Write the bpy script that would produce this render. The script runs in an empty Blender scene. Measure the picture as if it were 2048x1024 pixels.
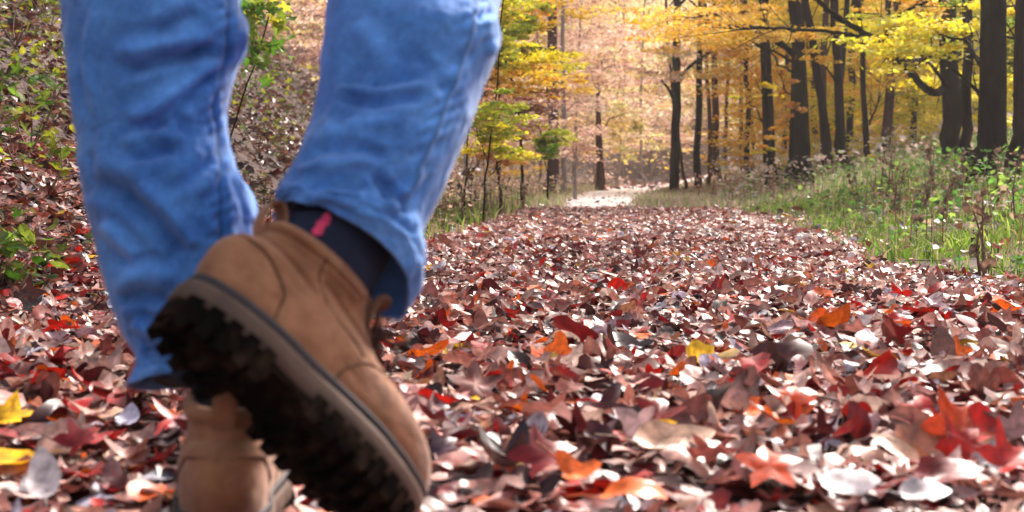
import bpy, bmesh, math, random
import numpy as np
from mathutils import Vector, Matrix
R = math.radians
HAZE = .0013
random.seed(7); rng = np.random.default_rng(7)
scene = bpy.context.scene
col = scene.collection

# ------------------------------------------------------------------ camera
FPX = 2800.0
CAM = np.array([0.0, 0.0, 0.38])
PITCH = math.atan(162 / FPX); YAW = math.atan(236 / FPX)
cam = bpy.data.cameras.new('camera'); cam.lens = 36 * FPX / 2048; cam.sensor_width = 36
cam.clip_start = 0.05; cam.clip_end = 600
cam.dof.use_dof = True; cam.dof.focus_distance = 4.4; cam.dof.aperture_fstop = 6.3
camo = bpy.data.objects.new('camera', cam); col.objects.link(camo)
camo.location = CAM; camo.rotation_euler = (R(90) - PITCH, 0, YAW)
scene.camera = camo
RGT = np.array([math.cos(YAW), math.sin(YAW), 0.0])
FWD = np.array([-math.sin(YAW) * math.cos(PITCH), math.cos(YAW) * math.cos(PITCH), -math.sin(PITCH)])
UPV = np.cross(RGT, FWD)
def P(px, py, d):
    """a point of the place, d metres ahead of the camera, seen at (px, py) of the 2048 x 1024 photograph"""
    return CAM + d * (FWD + RGT * ((px - 1024) / FPX) + UPV * ((512 - py) / FPX))
def proj(V):
    v = V - CAM; d = v @ FWD
    return 1024 + FPX * (v @ RGT) / d, 512 - FPX * (v @ UPV) / d, d

# ------------------------------------------------------------------ light
SUN_EL, SUN_AZ = R(42), R(26)          # azimuth from +Y (ahead) towards +X (right)
w = bpy.data.worlds.new('World'); scene.world = w; w.use_nodes = True
nt = w.node_tree; nt.nodes.clear()
sky = nt.nodes.new('ShaderNodeTexSky'); sky.sky_type = 'NISHITA'; sky.sun_disc = False
sky.sun_elevation = SUN_EL; sky.sun_rotation = SUN_AZ
sky.dust_density = 4.0; sky.ozone_density = 1.0; sky.air_density = 1.0
hs = nt.nodes.new('ShaderNodeHueSaturation'); hs.inputs['Saturation'].default_value = 0.35
bg = nt.nodes.new('ShaderNodeBackground'); bg.inputs['Strength'].default_value = 0.088
wo = nt.nodes.new('ShaderNodeOutputWorld')
nt.links.new(sky.outputs[0], hs.inputs['Color']); nt.links.new(hs.outputs[0], bg.inputs[0]); nt.links.new(bg.outputs[0], wo.inputs[0])
sun = bpy.data.lights.new('sun', 'SUN'); sun.energy = 3.8; sun.angle = R(11); sun.color = (1.0, 0.88, 0.79)
suno = bpy.data.objects.new('sun', sun); col.objects.link(suno)
sd = Vector((math.sin(SUN_AZ) * math.cos(SUN_EL), math.cos(SUN_AZ) * math.cos(SUN_EL), math.sin(SUN_EL)))
suno.rotation_euler = sd.to_track_quat('Z', 'Y').to_euler()
scene.view_settings.view_transform = 'Standard'; scene.view_settings.look = 'None'
scene.view_settings.exposure = 1.6; scene.view_settings.gamma = 1
scene.cycles.max_bounces = 6; scene.cycles.transparent_max_bounces = 6; scene.cycles.volume_bounces = 0
scene.cycles.diffuse_bounces = 3; scene.cycles.glossy_bounces = 2

# ------------------------------------------------------------------ helpers
def tag(o, label=None, cat=None, group=None, kind=None):
    for k, v in (('label', label), ('category', cat), ('group', group), ('kind', kind)):
        if v: o[k] = v
    return o
def empty(name, loc=(0, 0, 0)):
    o = bpy.data.objects.new(name, None); col.objects.link(o); o.location = loc; o.empty_display_size = 0.1
    return o
def mk(name, V, F, mat, parent=None, smooth=True, colors=None):
    """V (n,3); F = array (m,k) or list of such arrays"""
    V = np.asarray(V, dtype=np.float32)
    Fs = F if isinstance(F, list) else [F]
    Fs = [np.asarray(f, dtype=np.int32) for f in Fs if len(f)]
    me = bpy.data.meshes.new(name)
    me.vertices.add(len(V)); me.vertices.foreach_set('co', V.ravel())
    idx = np.concatenate([f.ravel() for f in Fs]); tot = np.concatenate([np.full(len(f), f.shape[1], np.int32) for f in Fs])
    st = np.concatenate([[0], np.cumsum(tot)[:-1]]).astype(np.int32)
    me.loops.add(len(idx)); me.loops.foreach_set('vertex_index', idx)
    me.polygons.add(len(tot)); me.polygons.foreach_set('loop_start', st); me.polygons.foreach_set('loop_total', tot)
    me.polygons.foreach_set('use_smooth', np.full(len(tot), smooth))
    if colors is not None:
        a = me.color_attributes.new('tint', 'FLOAT_COLOR', 'POINT')
        c = np.ones((len(V), 4), np.float32); c[:, :3] = colors; a.data.foreach_set('color', c.ravel())
    me.materials.append(mat); me.update(calc_edges=True); me.validate()
    o = bpy.data.objects.new(name, me); col.objects.link(o)
    if parent is not None:
        o.parent = parent
        pw = parent_world(parent)
        o.matrix_parent_inverse = pw.inverted()
    return o
def parent_world(p):
    m = Matrix.Translation(p.location) @ p.rotation_euler.to_matrix().to_4x4()
    if p.parent: m = parent_world(p.parent) @ p.matrix_parent_inverse @ m
    return m
class MB:
    def __init__(s): s.V = []; s.F = {}; s.n = 0; s.C = []
    def add(s, V, F, c=None):
        V = np.asarray(V, float); F = np.asarray(F, int)
        s.V.append(V); s.F.setdefault(F.shape[1], []).append(F + s.n); s.n += len(V)
        s.C.append(np.tile(c, (len(V), 1)) if c is not None and np.ndim(c) == 1 else (c if c is not None else np.ones((len(V), 3))))
    def build(s, name, mat, parent=None, smooth=True, colors=False):
        return mk(name, np.concatenate(s.V), [np.concatenate(f) for f in s.F.values()], mat, parent, smooth, np.concatenate(s.C) if colors else None)
def grid_faces(n, m, wrap=True):
    i = np.arange(n - 1)[:, None]; j = np.arange(m if wrap else m - 1)[None, :]
    j2 = (j + 1) % m
    return np.stack([i * m + j, i * m + j2, (i + 1) * m + j2, (i + 1) * m + j], -1).reshape(-1, 4)
def crom(pts, n):
    """smooth resampling of control rows"""
    pts = np.asarray(pts, float); k = len(pts)
    t = np.linspace(0, k - 1, n); i = np.minimum(t.astype(int), k - 2); f = (t - i)[:, None]
    g = lambda a: pts[np.clip(a, 0, k - 1)]
    p0, p1, p2, p3 = g(i - 1), g(i), g(i + 1), g(i + 2)
    return 0.5 * (2 * p1 + (p2 - p0) * f + (2 * p0 - 5 * p1 + 4 * p2 - p3) * f ** 2 + (3 * p1 - p0 - 3 * p2 + p3) * f ** 3)
def tube(mb, pts, rad, seg=8, c=None, caps=True):
    pts = np.asarray(pts, float); n = len(pts); rad = np.broadcast_to(np.asarray(rad, float), (n,))
    T = np.gradient(pts, axis=0); T /= np.linalg.norm(T, axis=1)[:, None] + 1e-9
    ref = np.array([0.31, 0.95, 0.05]) if abs(T[0, 2]) > .7 else np.array([0.05, 0.1, 1.0])
    A = np.cross(T, ref); A /= np.linalg.norm(A, axis=1)[:, None] + 1e-9
    B = np.cross(T, A)
    th = np.linspace(0, 2 * np.pi, seg, endpoint=False)
    V = pts[:, None] + rad[:, None, None] * (np.cos(th)[None, :, None] * A[:, None] + np.sin(th)[None, :, None] * B[:, None])
    mb.add(V.reshape(-1, 3), grid_faces(n, seg), c)
    if caps and seg > 4:
        for k, row in ((0, 0), (1, n - 1)):
            f = np.arange(seg)[None] if k else np.arange(seg)[::-1][None]
            mb.add(V[row], f, c)
def hsh(x, y, s=0):
    v = np.sin(x * 127.1 + y * 311.7 + s * 74.7) * 43758.5453
    return v - np.floor(v)
def vnoise(x, y, s=0):
    xi, yi = np.floor(x), np.floor(y); xf, yf = x - xi, y - yi
    u, v = xf * xf * (3 - 2 * xf), yf * yf * (3 - 2 * yf)
    return (hsh(xi, yi, s) * (1 - u) + hsh(xi + 1, yi, s) * u) * (1 - v) + (hsh(xi, yi + 1, s) * (1 - u) + hsh(xi + 1, yi + 1, s) * u) * v
def fbm(x, y, s=0, o=4):
    r = 0; a = .5
    for k in range(o): r = r + a * vnoise(x, y, s + k); x = x * 2.03; y = y * 2.03; a *= .5
    return r

# ------------------------------------------------------------------ materials
def mat(name):
    m = bpy.data.materials.new(name); m.use_nodes = True; nt = m.node_tree
    return m, nt, nt.nodes['Principled BSDF'], nt.nodes.new, nt.links.new
def noisy(name, cols, scale=5, detail=4, rough=0.8, bump=0.0, bscale=None, spec=0.3, bdist=0.01, stretch=None, sheen=0):
    m, nt, b, N, L = mat(name)
    tc = N('ShaderNodeTexCoord'); src = tc.outputs['Object']
    if stretch:
        mp = N('ShaderNodeMapping'); mp.inputs['Scale'].default_value = stretch; L(src, mp.inputs[0]); src = mp.outputs[0]
    n = N('ShaderNodeTexNoise'); n.inputs['Scale'].default_value = scale; n.inputs['Detail'].default_value = detail; n.inputs['Roughness'].default_value = .65
    L(src, n.inputs['Vector'])
    r = N('ShaderNodeValToRGB'); e = r.color_ramp.elements
    ps = np.linspace(.3, .7, len(cols))
    e[0].position = ps[0]; e[0].color = (*cols[0], 1); e[1].position = ps[-1]; e[1].color = (*cols[-1], 1)
    for p, c in list(zip(ps, cols))[1:-1]:
        q = e.new(p); q.color = (*c, 1)
    L(n.outputs['Fac'], r.inputs[0]); L(r.outputs[0], b.inputs['Base Color'])
    b.inputs['Roughness'].default_value = rough; b.inputs['Specular IOR Level'].default_value = spec
    if sheen: b.inputs['Sheen Weight'].default_value = sheen; b.inputs['Sheen Roughness'].default_value = .5
    if bump:
        n2 = N('ShaderNodeTexNoise'); n2.inputs['Scale'].default_value = bscale or scale * 4; n2.inputs['Detail'].default_value = 5
        L(src, n2.inputs['Vector'])
        bp = N('ShaderNodeBump'); bp.inputs['Strength'].default_value = bump; bp.inputs['Distance'].default_value = bdist
        L(n2.outputs['Fac'], bp.inputs['Height']); L(bp.outputs[0], b.inputs['Normal'])
    return m
def leafmat(name, rough=.45, trans=.3, spec=.5, vary=.35, nscale=40, bright=1.0):
    m, nt, b, N, L = mat(name)
    at = N('ShaderNodeAttribute'); at.attribute_name = 'tint'
    tc = N('ShaderNodeTexCoord'); n = N('ShaderNodeTexNoise'); n.inputs['Scale'].default_value = nscale; n.inputs['Detail'].default_value = 3
    L(tc.outputs['Object'], n.inputs['Vector'])
    mr = N('ShaderNodeMapRange'); mr.inputs[1].default_value = .3; mr.inputs[2].default_value = .7
    mr.inputs[3].default_value = (1 - vary) * bright; mr.inputs[4].default_value = (1 + vary) * bright
    L(n.outputs['Fac'], mr.inputs[0])
    mx = N('ShaderNodeVectorMath'); mx.operation = 'SCALE'; L(at.outputs['Color'], mx.inputs[0]); L(mr.outputs[0], mx.inputs['Scale'])
    L(mx.outputs[0], b.inputs['Base Color']); b.inputs['Roughness'].default_value = rough; b.inputs['Specular IOR Level'].default_value = spec
    if trans:
        t = N('ShaderNodeBsdfTranslucent'); L(mx.outputs[0], t.inputs['Color'])
        ms = N('ShaderNodeMixShader'); ms.inputs[0].default_value = trans
        out = nt.nodes['Material Output']; L(b.outputs[0], ms.inputs[1]); L(t.outputs[0], ms.inputs[2]); L(ms.outputs[0], out.inputs['Surface'])
    return m
M = {}
M['litter'] = leafmat('fallen_leaves', rough=.40, trans=.22, spec=.42, vary=.45, nscale=70)
M['foliage'] = leafmat('foliage', rough=.6, trans=.5, spec=.25, vary=.15, nscale=3)
M['grass'] = leafmat('grass', rough=.75, trans=.4, spec=.1, vary=.25, nscale=6)
M['stem'] = noisy('dry_stem', [(.10, .06, .045), (.22, .14, .10)], 8)
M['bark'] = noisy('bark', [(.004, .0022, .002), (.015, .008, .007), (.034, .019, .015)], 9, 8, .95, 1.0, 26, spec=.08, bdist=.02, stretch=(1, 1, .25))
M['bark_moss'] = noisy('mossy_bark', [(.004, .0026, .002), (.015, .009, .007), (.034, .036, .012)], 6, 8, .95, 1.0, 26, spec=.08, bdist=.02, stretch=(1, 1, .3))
M['bark_pale'] = noisy('pale_bark', [(.16, .12, .11), (.4, .33, .32)], 7, 5, .85, .4, 14, stretch=(1, 1, .3))
M['bark_red'] = noisy('reddish_bark', [(.035, .014, .012), (.11, .05, .042)], 7, 5, .9, .4, 14, stretch=(1, 1, .3))
M['soil'] = noisy('leafy_soil', [(.02, .010, .008), (.06, .03, .024), (.12, .065, .05)], 9, 8, .85, .8, 30, bdist=.03)
M['gravel'] = noisy('pale_sheen_gravel', [(.55, .49, .51), (.84, .80, .83)], 6, 6, .35, .3, 60, spec=.6)  # sky reflection on the wet gravel painted into its pale colour

# ------------------------------------------------------------------ terrain
def terr(x, y):
    x = np.asarray(x, float); y = np.asarray(y, float)
    eL = 1.45 + np.clip(y - 6, 0, None) * .062
    sL = -x - eL
    bank = np.where(sL > 0, .68 * (np.sqrt(sL ** 2 + .16) - .4), 0)
    bank = 7 * np.tanh(bank / 7) + np.clip(sL, 0, 1) * (.22 * (fbm(x * .9, y * .9, 3) - .47) + .12 * (fbm(x * 3, y * 3, 8) - .47))
    sR = x - 1.25
    right = np.where(sR > 0, .215 * (np.sqrt(sR ** 2 + .09) - .3), 0); right = 3.0 * np.tanh(right / 3.0)
    far = np.where(y > 62, .30 * (np.sqrt((y - 62) ** 2 + 100) - 10), 0); far = 42 * np.tanh(far / 42)
    z = bank + right + far * np.clip((y - 62) / 8, 0, 1)
    z = z + .02 * (fbm(x * 1.3, y * 1.3, 5) - .47) * np.clip(y - 1, 0, 1)
    return z
def terrain_mesh():
    ys = np.concatenate([np.linspace(-12, 1, 14), np.linspace(1.1, 12, 110), np.linspace(12.15, 40, 120), np.linspace(40.5, 90, 70), np.linspace(92, 260, 50)])
    s = np.linspace(-1, 1, 241); xs = np.sign(s) * (np.abs(s) ** 2.3) * 110
    X, Y = np.meshgrid(xs, ys); Z = terr(X, Y)
    V = np.stack([X, Y, Z], -1).reshape(-1, 3)
    return V, grid_faces(len(ys), len(xs), False)[:, ::-1]
V, F = terrain_mesh()
tag(mk('ground', V, F, M['soil']), kind='structure')

# bare gravel stretch beyond the leaves, bending to the right
cl = crom([(-.36, 15.4), (-.42, 19), (-.34, 25), (-.05, 33), (.7, 44), (1.8, 54), (4.6, 61), (12, 66)], 90)
wd = np.interp(np.linspace(0, 1, 90), [0, .1, .4, .7, 1], [.38, .48, .75, 1.1, 1.2])
T = np.gradient(cl, axis=0); T /= np.linalg.norm(T, axis=1)[:, None]; Nn = np.stack([T[:, 1], -T[:, 0]], 1)
rows = []
for k in np.linspace(-1, 1, 9):
    p = cl + Nn * (wd * k * (1 + .18 * (fbm(np.arange(90) * .5, np.full(90, k * 2), 4) - .45)))[:, None]
    rows.append(np.column_stack([p, terr(p[:, 0], p[:, 1]) + .014 + .012 * (1 - k * k)]))
Vp = np.stack(rows, 1).reshape(-1, 3)
tag(mk('gravel_path', Vp, grid_faces(90, 9, False)[:, ::-1], M['gravel']), kind='structure')

# ------------------------------------------------------------------ leaf shapes
def lobed(n, lobes, depth, seed):
    r = np.random.default_rng(seed); th = np.linspace(0, 2 * np.pi, n, endpoint=False)
    rad = .27 + depth * (1 - np.abs(np.sin(th * lobes / 2))) ** .85 * .52 + .025 * r.standard_normal(n)
    rad = np.where(np.abs(np.angle(np.exp(1j * (th - np.pi)))) < .3, .22, rad)
    return np.stack([rad * np.cos(th), rad * np.sin(th)], 1)
def oval(n, wdt, seed, wavy=.0):
    r = np.random.default_rng(seed); th = np.linspace(0, 2 * np.pi, n, endpoint=False)
    x = .5 * np.cos(th); y = wdt * np.sin(th) * (1 - .35 * np.cos(th)) * np.abs(np.sin(th)) ** .25
    y = y * (1 + wavy * np.cos(th * 9)) + .008 * r.standard_normal(n)
    return np.stack([x, y], 1)
def template(out):
    """outline -> verts with a mid ring, faces (tri fan + quads)"""
    n = len(out); V = np.concatenate([[[0, 0]], out * .5, out])
    f3 = np.stack([np.zeros(n, int), 1 + np.arange(n), 1 + (np.arange(n) + 1) % n], 1)
    a = 1 + np.arange(n); b = 1 + (np.arange(n) + 1) % n
    f4 = np.stack([a, a + n, b + n, b], 1)
    return V, f3, f4
TEMPL = [template(lobed(20, 5, .5, 1)), template(lobed(30, 5, .6, 2)), template(oval(14, .24, 3)), template(oval(20, .27, 4, .16)),
         template(oval(14, .30, 5)), template(lobed(18, 3, .5, 6)), template(oval(20, .33, 7, .22)), template(oval(12, .19, 8))]
TSMALL = [template(lobed(10, 5, .4, 1)), template(oval(7, .28, 3)), template(oval(8, .3, 4))]
def leaves_mesh(mb, pos, size, tilt, colors, templs, curl=1.0, r=rng, yawdir=None):
    curl = curl * .5; k = len(pos); which = r.integers(0, len(templs), k)
    for t in range(len(templs)):
        ii = np.nonzero(which == t)[0]
        if not len(ii): continue
        V2, f3, f4 = templs[t]; m = len(ii); nv = len(V2)
        x = V2[None, :, 0] * np.ones((m, 1)); y = V2[None, :, 1] * np.ones((m, 1))
        a = r.normal(0, 1.0, (m, 1)) * curl; b = r.normal(.35, 1.0, (m, 1)) * curl; c = r.normal(0, 1.0, (m, 1)) * curl
        ph = r.uniform(0, 6.28, (m, 1))
        z = a * x ** 2 + b * y ** 2 * 1.3 + c * x * y + .10 * curl * np.sin(7 * x + ph) * np.cos(9 * y + ph) + .05 * np.abs(y) * 2
        sq = 1 - .25 * np.minimum(1, np.abs(a) * .5) * (np.abs(x) * 2) ** 2
        x = x * sq
        L = np.stack([x, y, z], -1) * size[ii][:, None, None]
        yaw = r.uniform(0, 2 * np.pi, m); ti = tilt[ii]; ax = r.uniform(0, 2 * np.pi, m)
        cy, sy = np.cos(yaw), np.sin(yaw); o = np.zeros(m); l = np.ones(m)
        Rz = np.stack([np.stack([cy, -sy, o], -1), np.stack([sy, cy, o], -1), np.stack([o, o, l], -1)], -2)
        kx, ky = np.cos(ax), np.sin(ax); C, S = np.cos(ti), np.sin(ti)
        Rt = np.stack([np.stack([C + kx * kx * (1 - C), kx * ky * (1 - C), ky * S], -1),
                       np.stack([kx * ky * (1 - C), C + ky * ky * (1 - C), -kx * S], -1),
                       np.stack([-ky * S, kx * S, C], -1)], -2)
        RR = Rt @ Rz
        W = np.einsum('mij,mvj->mvi', RR, L) + pos[ii][:, None]
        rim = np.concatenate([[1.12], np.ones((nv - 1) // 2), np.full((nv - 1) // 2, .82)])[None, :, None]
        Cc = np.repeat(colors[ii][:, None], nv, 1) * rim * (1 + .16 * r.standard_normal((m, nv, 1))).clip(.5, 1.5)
        off = (np.arange(m) * nv)[:, None, None]
        mb.V.append(W.reshape(-1, 3)); mb.C.append(Cc.reshape(-1, 3))
        mb.F.setdefault(3, []).append((f3[None] + off).reshape(-1, 3) + mb.n)
        mb.F.setdefault(4, []).append((f4[None] + off).reshape(-1, 4) + mb.n)
        mb.n += m * nv
PAL = np.array([(.40, .155, .12), (.58, .30, .25), (.24, .065, .05), (.085, .012, .014), (.74, .50, .43), (.46, .014, .008), (.72, .12, .010), (.20, .010, .012), (.58, .52, .60), (.75, .42, .03), (.045, .018, .018), (.42, .16, .09), (.30, .18, .20)])
WGT = np.array([.19, .15, .13, .12, .09, .085, .045, .075, .028, .008, .06, .03, .04]); WGT = WGT / WGT.sum()
def pal(n, r=rng, w=WGT):
    c = PAL[r.choice(len(PAL), n, p=w)]
    return c * .82 * r.uniform(.6, 1.35, (n, 1)) * r.uniform(.93, 1.07, (n, 3))
def litter_zone(mb, n, x0, x1, y0, y1, size, templs, lift=.02, tilt=.45, keep=None, curl=1.0, w=WGT, dim=1.0):
    x = rng.uniform(x0, x1, n); y = rng.uniform(y0, y1, n)
    k = np.ones(n, bool)
    if keep is not None: k = keep(x, y)
    x, y = x[k], y[k]; n = len(x)
    s = size * rng.lognormal(0, .28, n)
    nr = np.clip((y - 1.45) / .4, .1, 1)
    z = terr(x, y) + .004 + rng.random(n) ** 1.5 * lift * nr
    t = np.abs(rng.normal(0, tilt, n)).clip(0, 1.35) * nr
    z = z + np.sin(t) * s * .22
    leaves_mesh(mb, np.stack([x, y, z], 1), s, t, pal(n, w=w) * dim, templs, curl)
def wedge(x, y, marg=.25, lo=-.02):
    # what the photograph (and a step to either side) can see
    return (x > -.46 * y - marg - .25) & (x < .30 * y + marg + .25)
def rightedge(y): return 1.15 + .12 * np.sin(y * 1.7) + .1 * np.sin(y * .6 + 1) + np.clip(5.2 - y, 0, 4) * .5
PALEW = WGT * np.array([1.3, 1.9, .8, .35, 1.9, .5, .6, .5, 1.6, 1, .3, 1, 1]); PALEW = PALEW / PALEW.sum()
mb = MB()
nearfeet = lambda x, y: wedge(x, y, .5)
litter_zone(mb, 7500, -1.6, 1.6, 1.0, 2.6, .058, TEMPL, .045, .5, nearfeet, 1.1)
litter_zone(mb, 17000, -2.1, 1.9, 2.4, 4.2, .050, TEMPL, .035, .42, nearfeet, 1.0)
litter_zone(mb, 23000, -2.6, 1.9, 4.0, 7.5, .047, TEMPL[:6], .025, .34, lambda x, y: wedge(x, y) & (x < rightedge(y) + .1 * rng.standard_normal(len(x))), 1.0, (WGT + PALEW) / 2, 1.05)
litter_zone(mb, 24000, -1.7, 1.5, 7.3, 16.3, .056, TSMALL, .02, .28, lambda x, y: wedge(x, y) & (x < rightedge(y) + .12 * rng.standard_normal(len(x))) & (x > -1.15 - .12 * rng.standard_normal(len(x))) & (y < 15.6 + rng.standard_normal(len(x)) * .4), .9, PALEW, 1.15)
# thinner cover on the bank, on the verge and on the floor of the wood
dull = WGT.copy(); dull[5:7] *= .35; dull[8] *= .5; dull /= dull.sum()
litter_zone(mb, 15000, -6.5, -1.3, 3.0, 16, .07, TSMALL, .03, .5, lambda x, y: (x > -.52 * y - 1.2) & (rng.random(len(x)) < .8), 1, dull, np.array([.33, .24, .18]))  # browner leaves, with shade on the bank dimmed into their colour
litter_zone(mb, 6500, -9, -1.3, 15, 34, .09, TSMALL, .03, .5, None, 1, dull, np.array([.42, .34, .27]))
litter_zone(mb, 2600, 1.2, 9, 5, 26, .075, TSMALL, .04, .5, wedge, 1, dull)
litter_zone(mb, 5000, -12, 12, 32, 80, .15, TSMALL, .04, .5, None, 1, dull)
REDW = WGT.copy(); REDW[5:8] *= 4; REDW /= REDW.sum()
litter_zone(mb, 900, .1, 1.9, 1.6, 3.6, .062, TEMPL, .05, .5, lambda x, y: wedge(x, y) & (fbm(x * 2.2, y * 2.2, 44) > .46), 1.0, REDW)
for k in range(230):        # twigs among the leaves
    y = 2.1 + 12 * rng.random() ** 1.6; x = rng.uniform(-.42, .3) * y; l_ = rng.uniform(.03, .09); an = rng.uniform(0, 6.28); z = float(terr(x, y)) + rng.uniform(.02, .045)
    if x > rightedge(y) + .5: continue
    dv = np.array([math.cos(an), math.sin(an), rng.normal(0, .12)]) * l_; p_ = np.array([x, y, z])
    tube(mb, [p_ - dv, p_ + rng.normal(0, .1, 3) * l_ * .5, p_ + dv], [.0016, .0022, .001], 5, np.array([.07, .035, .028]) * rng.uniform(.5, 1.8), caps=False)
litter_zone(mb, 450, -1.6, .8, 15, 28, .07, TSMALL, .02, .4, None, 1, dull, 1.3)
tag(mb.build('leaf_litter', M['litter'], colors=True), 'carpet of fallen brown, pink and red leaves over path and bank', 'fallen leaves', kind='stuff')

# ------------------------------------------------------------------ the leaves one can point at
def G(px, py):
    v = FWD + RGT * ((px - 1024) / FPX) + UPV * ((512 - py) / FPX)
    t = -(CAM[2] - .03) / v[2]
    return CAM + v * t
RED, DRED, ORG, YEL, WHT_GLINT, LAV, TAN, BRN, ORD = (.48, .012, .006), (.20, .005, .008), (.88, .15, .006), (.92, .50, .006), (.56, .50, .52), (.44, .42, .54), (.6, .36, .24), (.13, .06, .05), (.66, .065, .006)  # the white paints wet glimmer into the leaf colour
PICK = [  # px, py, size, colour, tilt towards camera, yaw, template, label
 (18, 858, .095, YEL, .45, .3, 0, 'bright yellow leaf at the left edge, upper of two yellow ones'),
 (22, 934, .085, YEL, .25, 2.8, 4, 'bright yellow leaf at the left edge, lower of two yellow ones'),
 (160, 832, .055, RED, .5, 1.0, 4, 'small scarlet oval leaf left of the tan leaf by the boots'),
 (205, 842, .08, TAN, .3, .5, 2, 'tan pointed leaf between scarlet leaf and lavender leaf'),
 (258, 852, .06, LAV, .5, 1.6, 4, 'pale lavender leaf left of the planted boot'),
 (160, 908, .07, DRED, .6, .9, 0, 'dark crimson leaf below the scarlet and tan leaves'),
 (90, 985, .09, WHT_GLINT, .7, 1.9, 2, 'pale upright folded leaf near the bottom left corner'),
 (185, 566, .055, YEL, .3, .4, 3, 'small yellow leaf on the left by the blue trouser leg'),
 (215, 601, .05, YEL, .2, .3, 2, 'tiny flat yellow leaf just left of the planted trouser leg'),
 (80, 607, .06, ORG, .3, .2, 5, 'small orange leaf left on the path below the bank'),
 (948, 800, .055, YEL, .15, .1, 4, 'thin yellow leaf lying flat right of the boot toe'),
 (925, 856, .06, LAV, .5, .6, 5, 'glossy bluish white leaf just right of the boot toe'),
 (1075, 872, .055, WHT_GLINT, .8, 1.4, 4, 'shiny white upright leaf right of the bluish white one'),
 (908, 888, .055, RED, .2, .1, 2, 'narrow red leaf lying right beside the boot toe'),
 (885, 915, .06, (.06, .02, .035), .5, .9, 0, 'dark purple leaf touching the boot toe'),
 (1118, 712, .075, ORG, 1.1, 1.5, 5, 'orange leaf standing upright in the middle of the path'),
 (975, 718, .07, ORD, .6, .5, 2, 'orange brown pointed leaf left of the upright orange leaf'),
 (1190, 830, .085, RED, .45, .3, 3, 'long red leaf lying below the upright orange leaf'),
 (1090, 948, .10, DRED, .5, .6, 0, 'large dark red lobed leaf near the bottom middle'),
 (1150, 962, .065, ORG, .5, .2, 5, 'orange leaf overlapping the large dark red leaf'),
 (1268, 1008, .085, ORG, .3, .1, 3, 'bright orange leaf cut off by the bottom edge of view'),
 (1345, 818, .085, (.22, .05, .01), .7, 2.5, 2, 'curled brown orange leaf with a bright yellow edge beside'),
 (1350, 905, .13, TAN, .35, .35, 4, 'large tan curled leaf in front of the red and orange ones'),
 (1505, 828, .07, ORG, .6, .6, 4, 'vivid orange leaf left of the orange brown lobed leaf'),
 (1580, 836, .085, ORD, .7, 1.2, 0, 'orange brown lobed leaf right of the vivid orange leaf'),
 (1640, 780, .065, DRED, .45, .4, 4, 'deep red oval leaf above the two orange leaves'),
 (1572, 760, .06, ORG, .35, .2, 3, 'flat orange leaf with wavy rim beside deep red leaf'),
 (1770, 752, .08, WHT_GLINT, .55, .2, 2, 'glossy white leaf lying like a small dish'),
 (1700, 990, .08, WHT_GLINT, .5, .1, 4, 'shiny white oval leaf near the bottom right'),
 (1538, 970, .09, ORD, .5, .3, 0, 'orange red leaf left of the shiny white oval leaf'),
 (1852, 1000, .07, WHT_GLINT, .4, .2, 4, 'white glossy leaf by the bottom right corner'),
 (1915, 890, .11, ORD, .75, .7, 0, 'large rusty orange lobed leaf standing at the right'),
 (1840, 850, .075, RED, .8, 1.3, 5, 'red leaf upright behind the large rusty orange leaf'),
 (1900, 965, .10, DRED, .4, .3, 3, 'dark red leaf lying below the large rusty orange leaf'),
 (1885, 735, .10, BRN, 1.25, 1.5, 3, 'dull brown leaf standing on its stem at the right'),
 (1825, 722, .06, ORG, .35, .2, 2, 'orange leaf lying left of the standing brown leaf'),
 (1945, 675, .06, ORD, .45, .6, 0, 'orange red leaf right of path above the standing brown leaf'),
 (1700, 700, .05, YEL, .3, .2, 4, 'little yellow leaf on the right half of the path'),
 (1655, 685, .07, DRED, .5, .6, 0, 'maroon lobed leaf beside the little yellow leaf'),
 (1280, 677, .06, ORG, .3, .1, 3, 'flat orange leaf farther up the middle of the path'),
 (1465, 655, .05, ORD, .3, .4, 5, 'rusty leaf far up the right middle of the path'),
 (2020, 940, .09, RED, .5, .5, 0, 'bright red leaf at the right edge of view'),
 (1790, 925, .09, TAN, .5, 2.2, 7, 'narrow pale tan leaf lying slantwise at the right'),
 (1490, 600, .05, RED, .3, .4, 4, 'small red leaf far up the path'),
]
for px, py, s, c, tl, yaw, tm, lab in PICK:
    V2, f3, f4 = TEMPL[tm]; r = np.random.default_rng(int(px * 7 + py))
    x, y = V2[:, 0], V2[:, 1]
    a, b, cc = r.normal(0, .7), r.normal(.5, .7), r.normal(0, .6)
    z = .5 * a * x ** 2 + .7 * b * y ** 2 + .5 * cc * x * y + .04 * np.sin(8 * x) * np.cos(9 * y) + .1 * np.abs(y)
    s *= .88; L = np.stack([x, y, z], 1) * s
    m = Matrix.Rotation(YAW, 3, 'Z') @ Matrix.Rotation(tl, 3, 'X') @ Matrix.Rotation(yaw, 3, 'Z')
    W = L @ np.array(m).T
    W[:, 2] -= W[:, 2].min() * .8
    g = G(px, py)
    # a short stalk
    mb = MB(); mb.add(W, f3, c); mb.F.setdefault(4, []).append(f4.copy())
    e = W[(len(V2) - 1) // 2 + 1 + (len(V2) - 1) // 4]
    st = W[np.argmin(L[:, 0])]; dirn = st / (np.linalg.norm(st) + 1e-6)
    tube(mb, [st * .9, st + dirn * s * .25 + np.array([0, 0, .004]), st + dirn * s * .5 + np.array([0, 0, .002])], [.0012, .0009, .0007], 5, np.array(c) * .6)
    o = mb.build('fallen_leaf', M['litter'], colors=True)
    o.location = (g[0], g[1], float(terr(g[0], g[1])) + .034)
    tag(o, lab, 'leaf', 'fallen leaves lying on the path')

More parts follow.
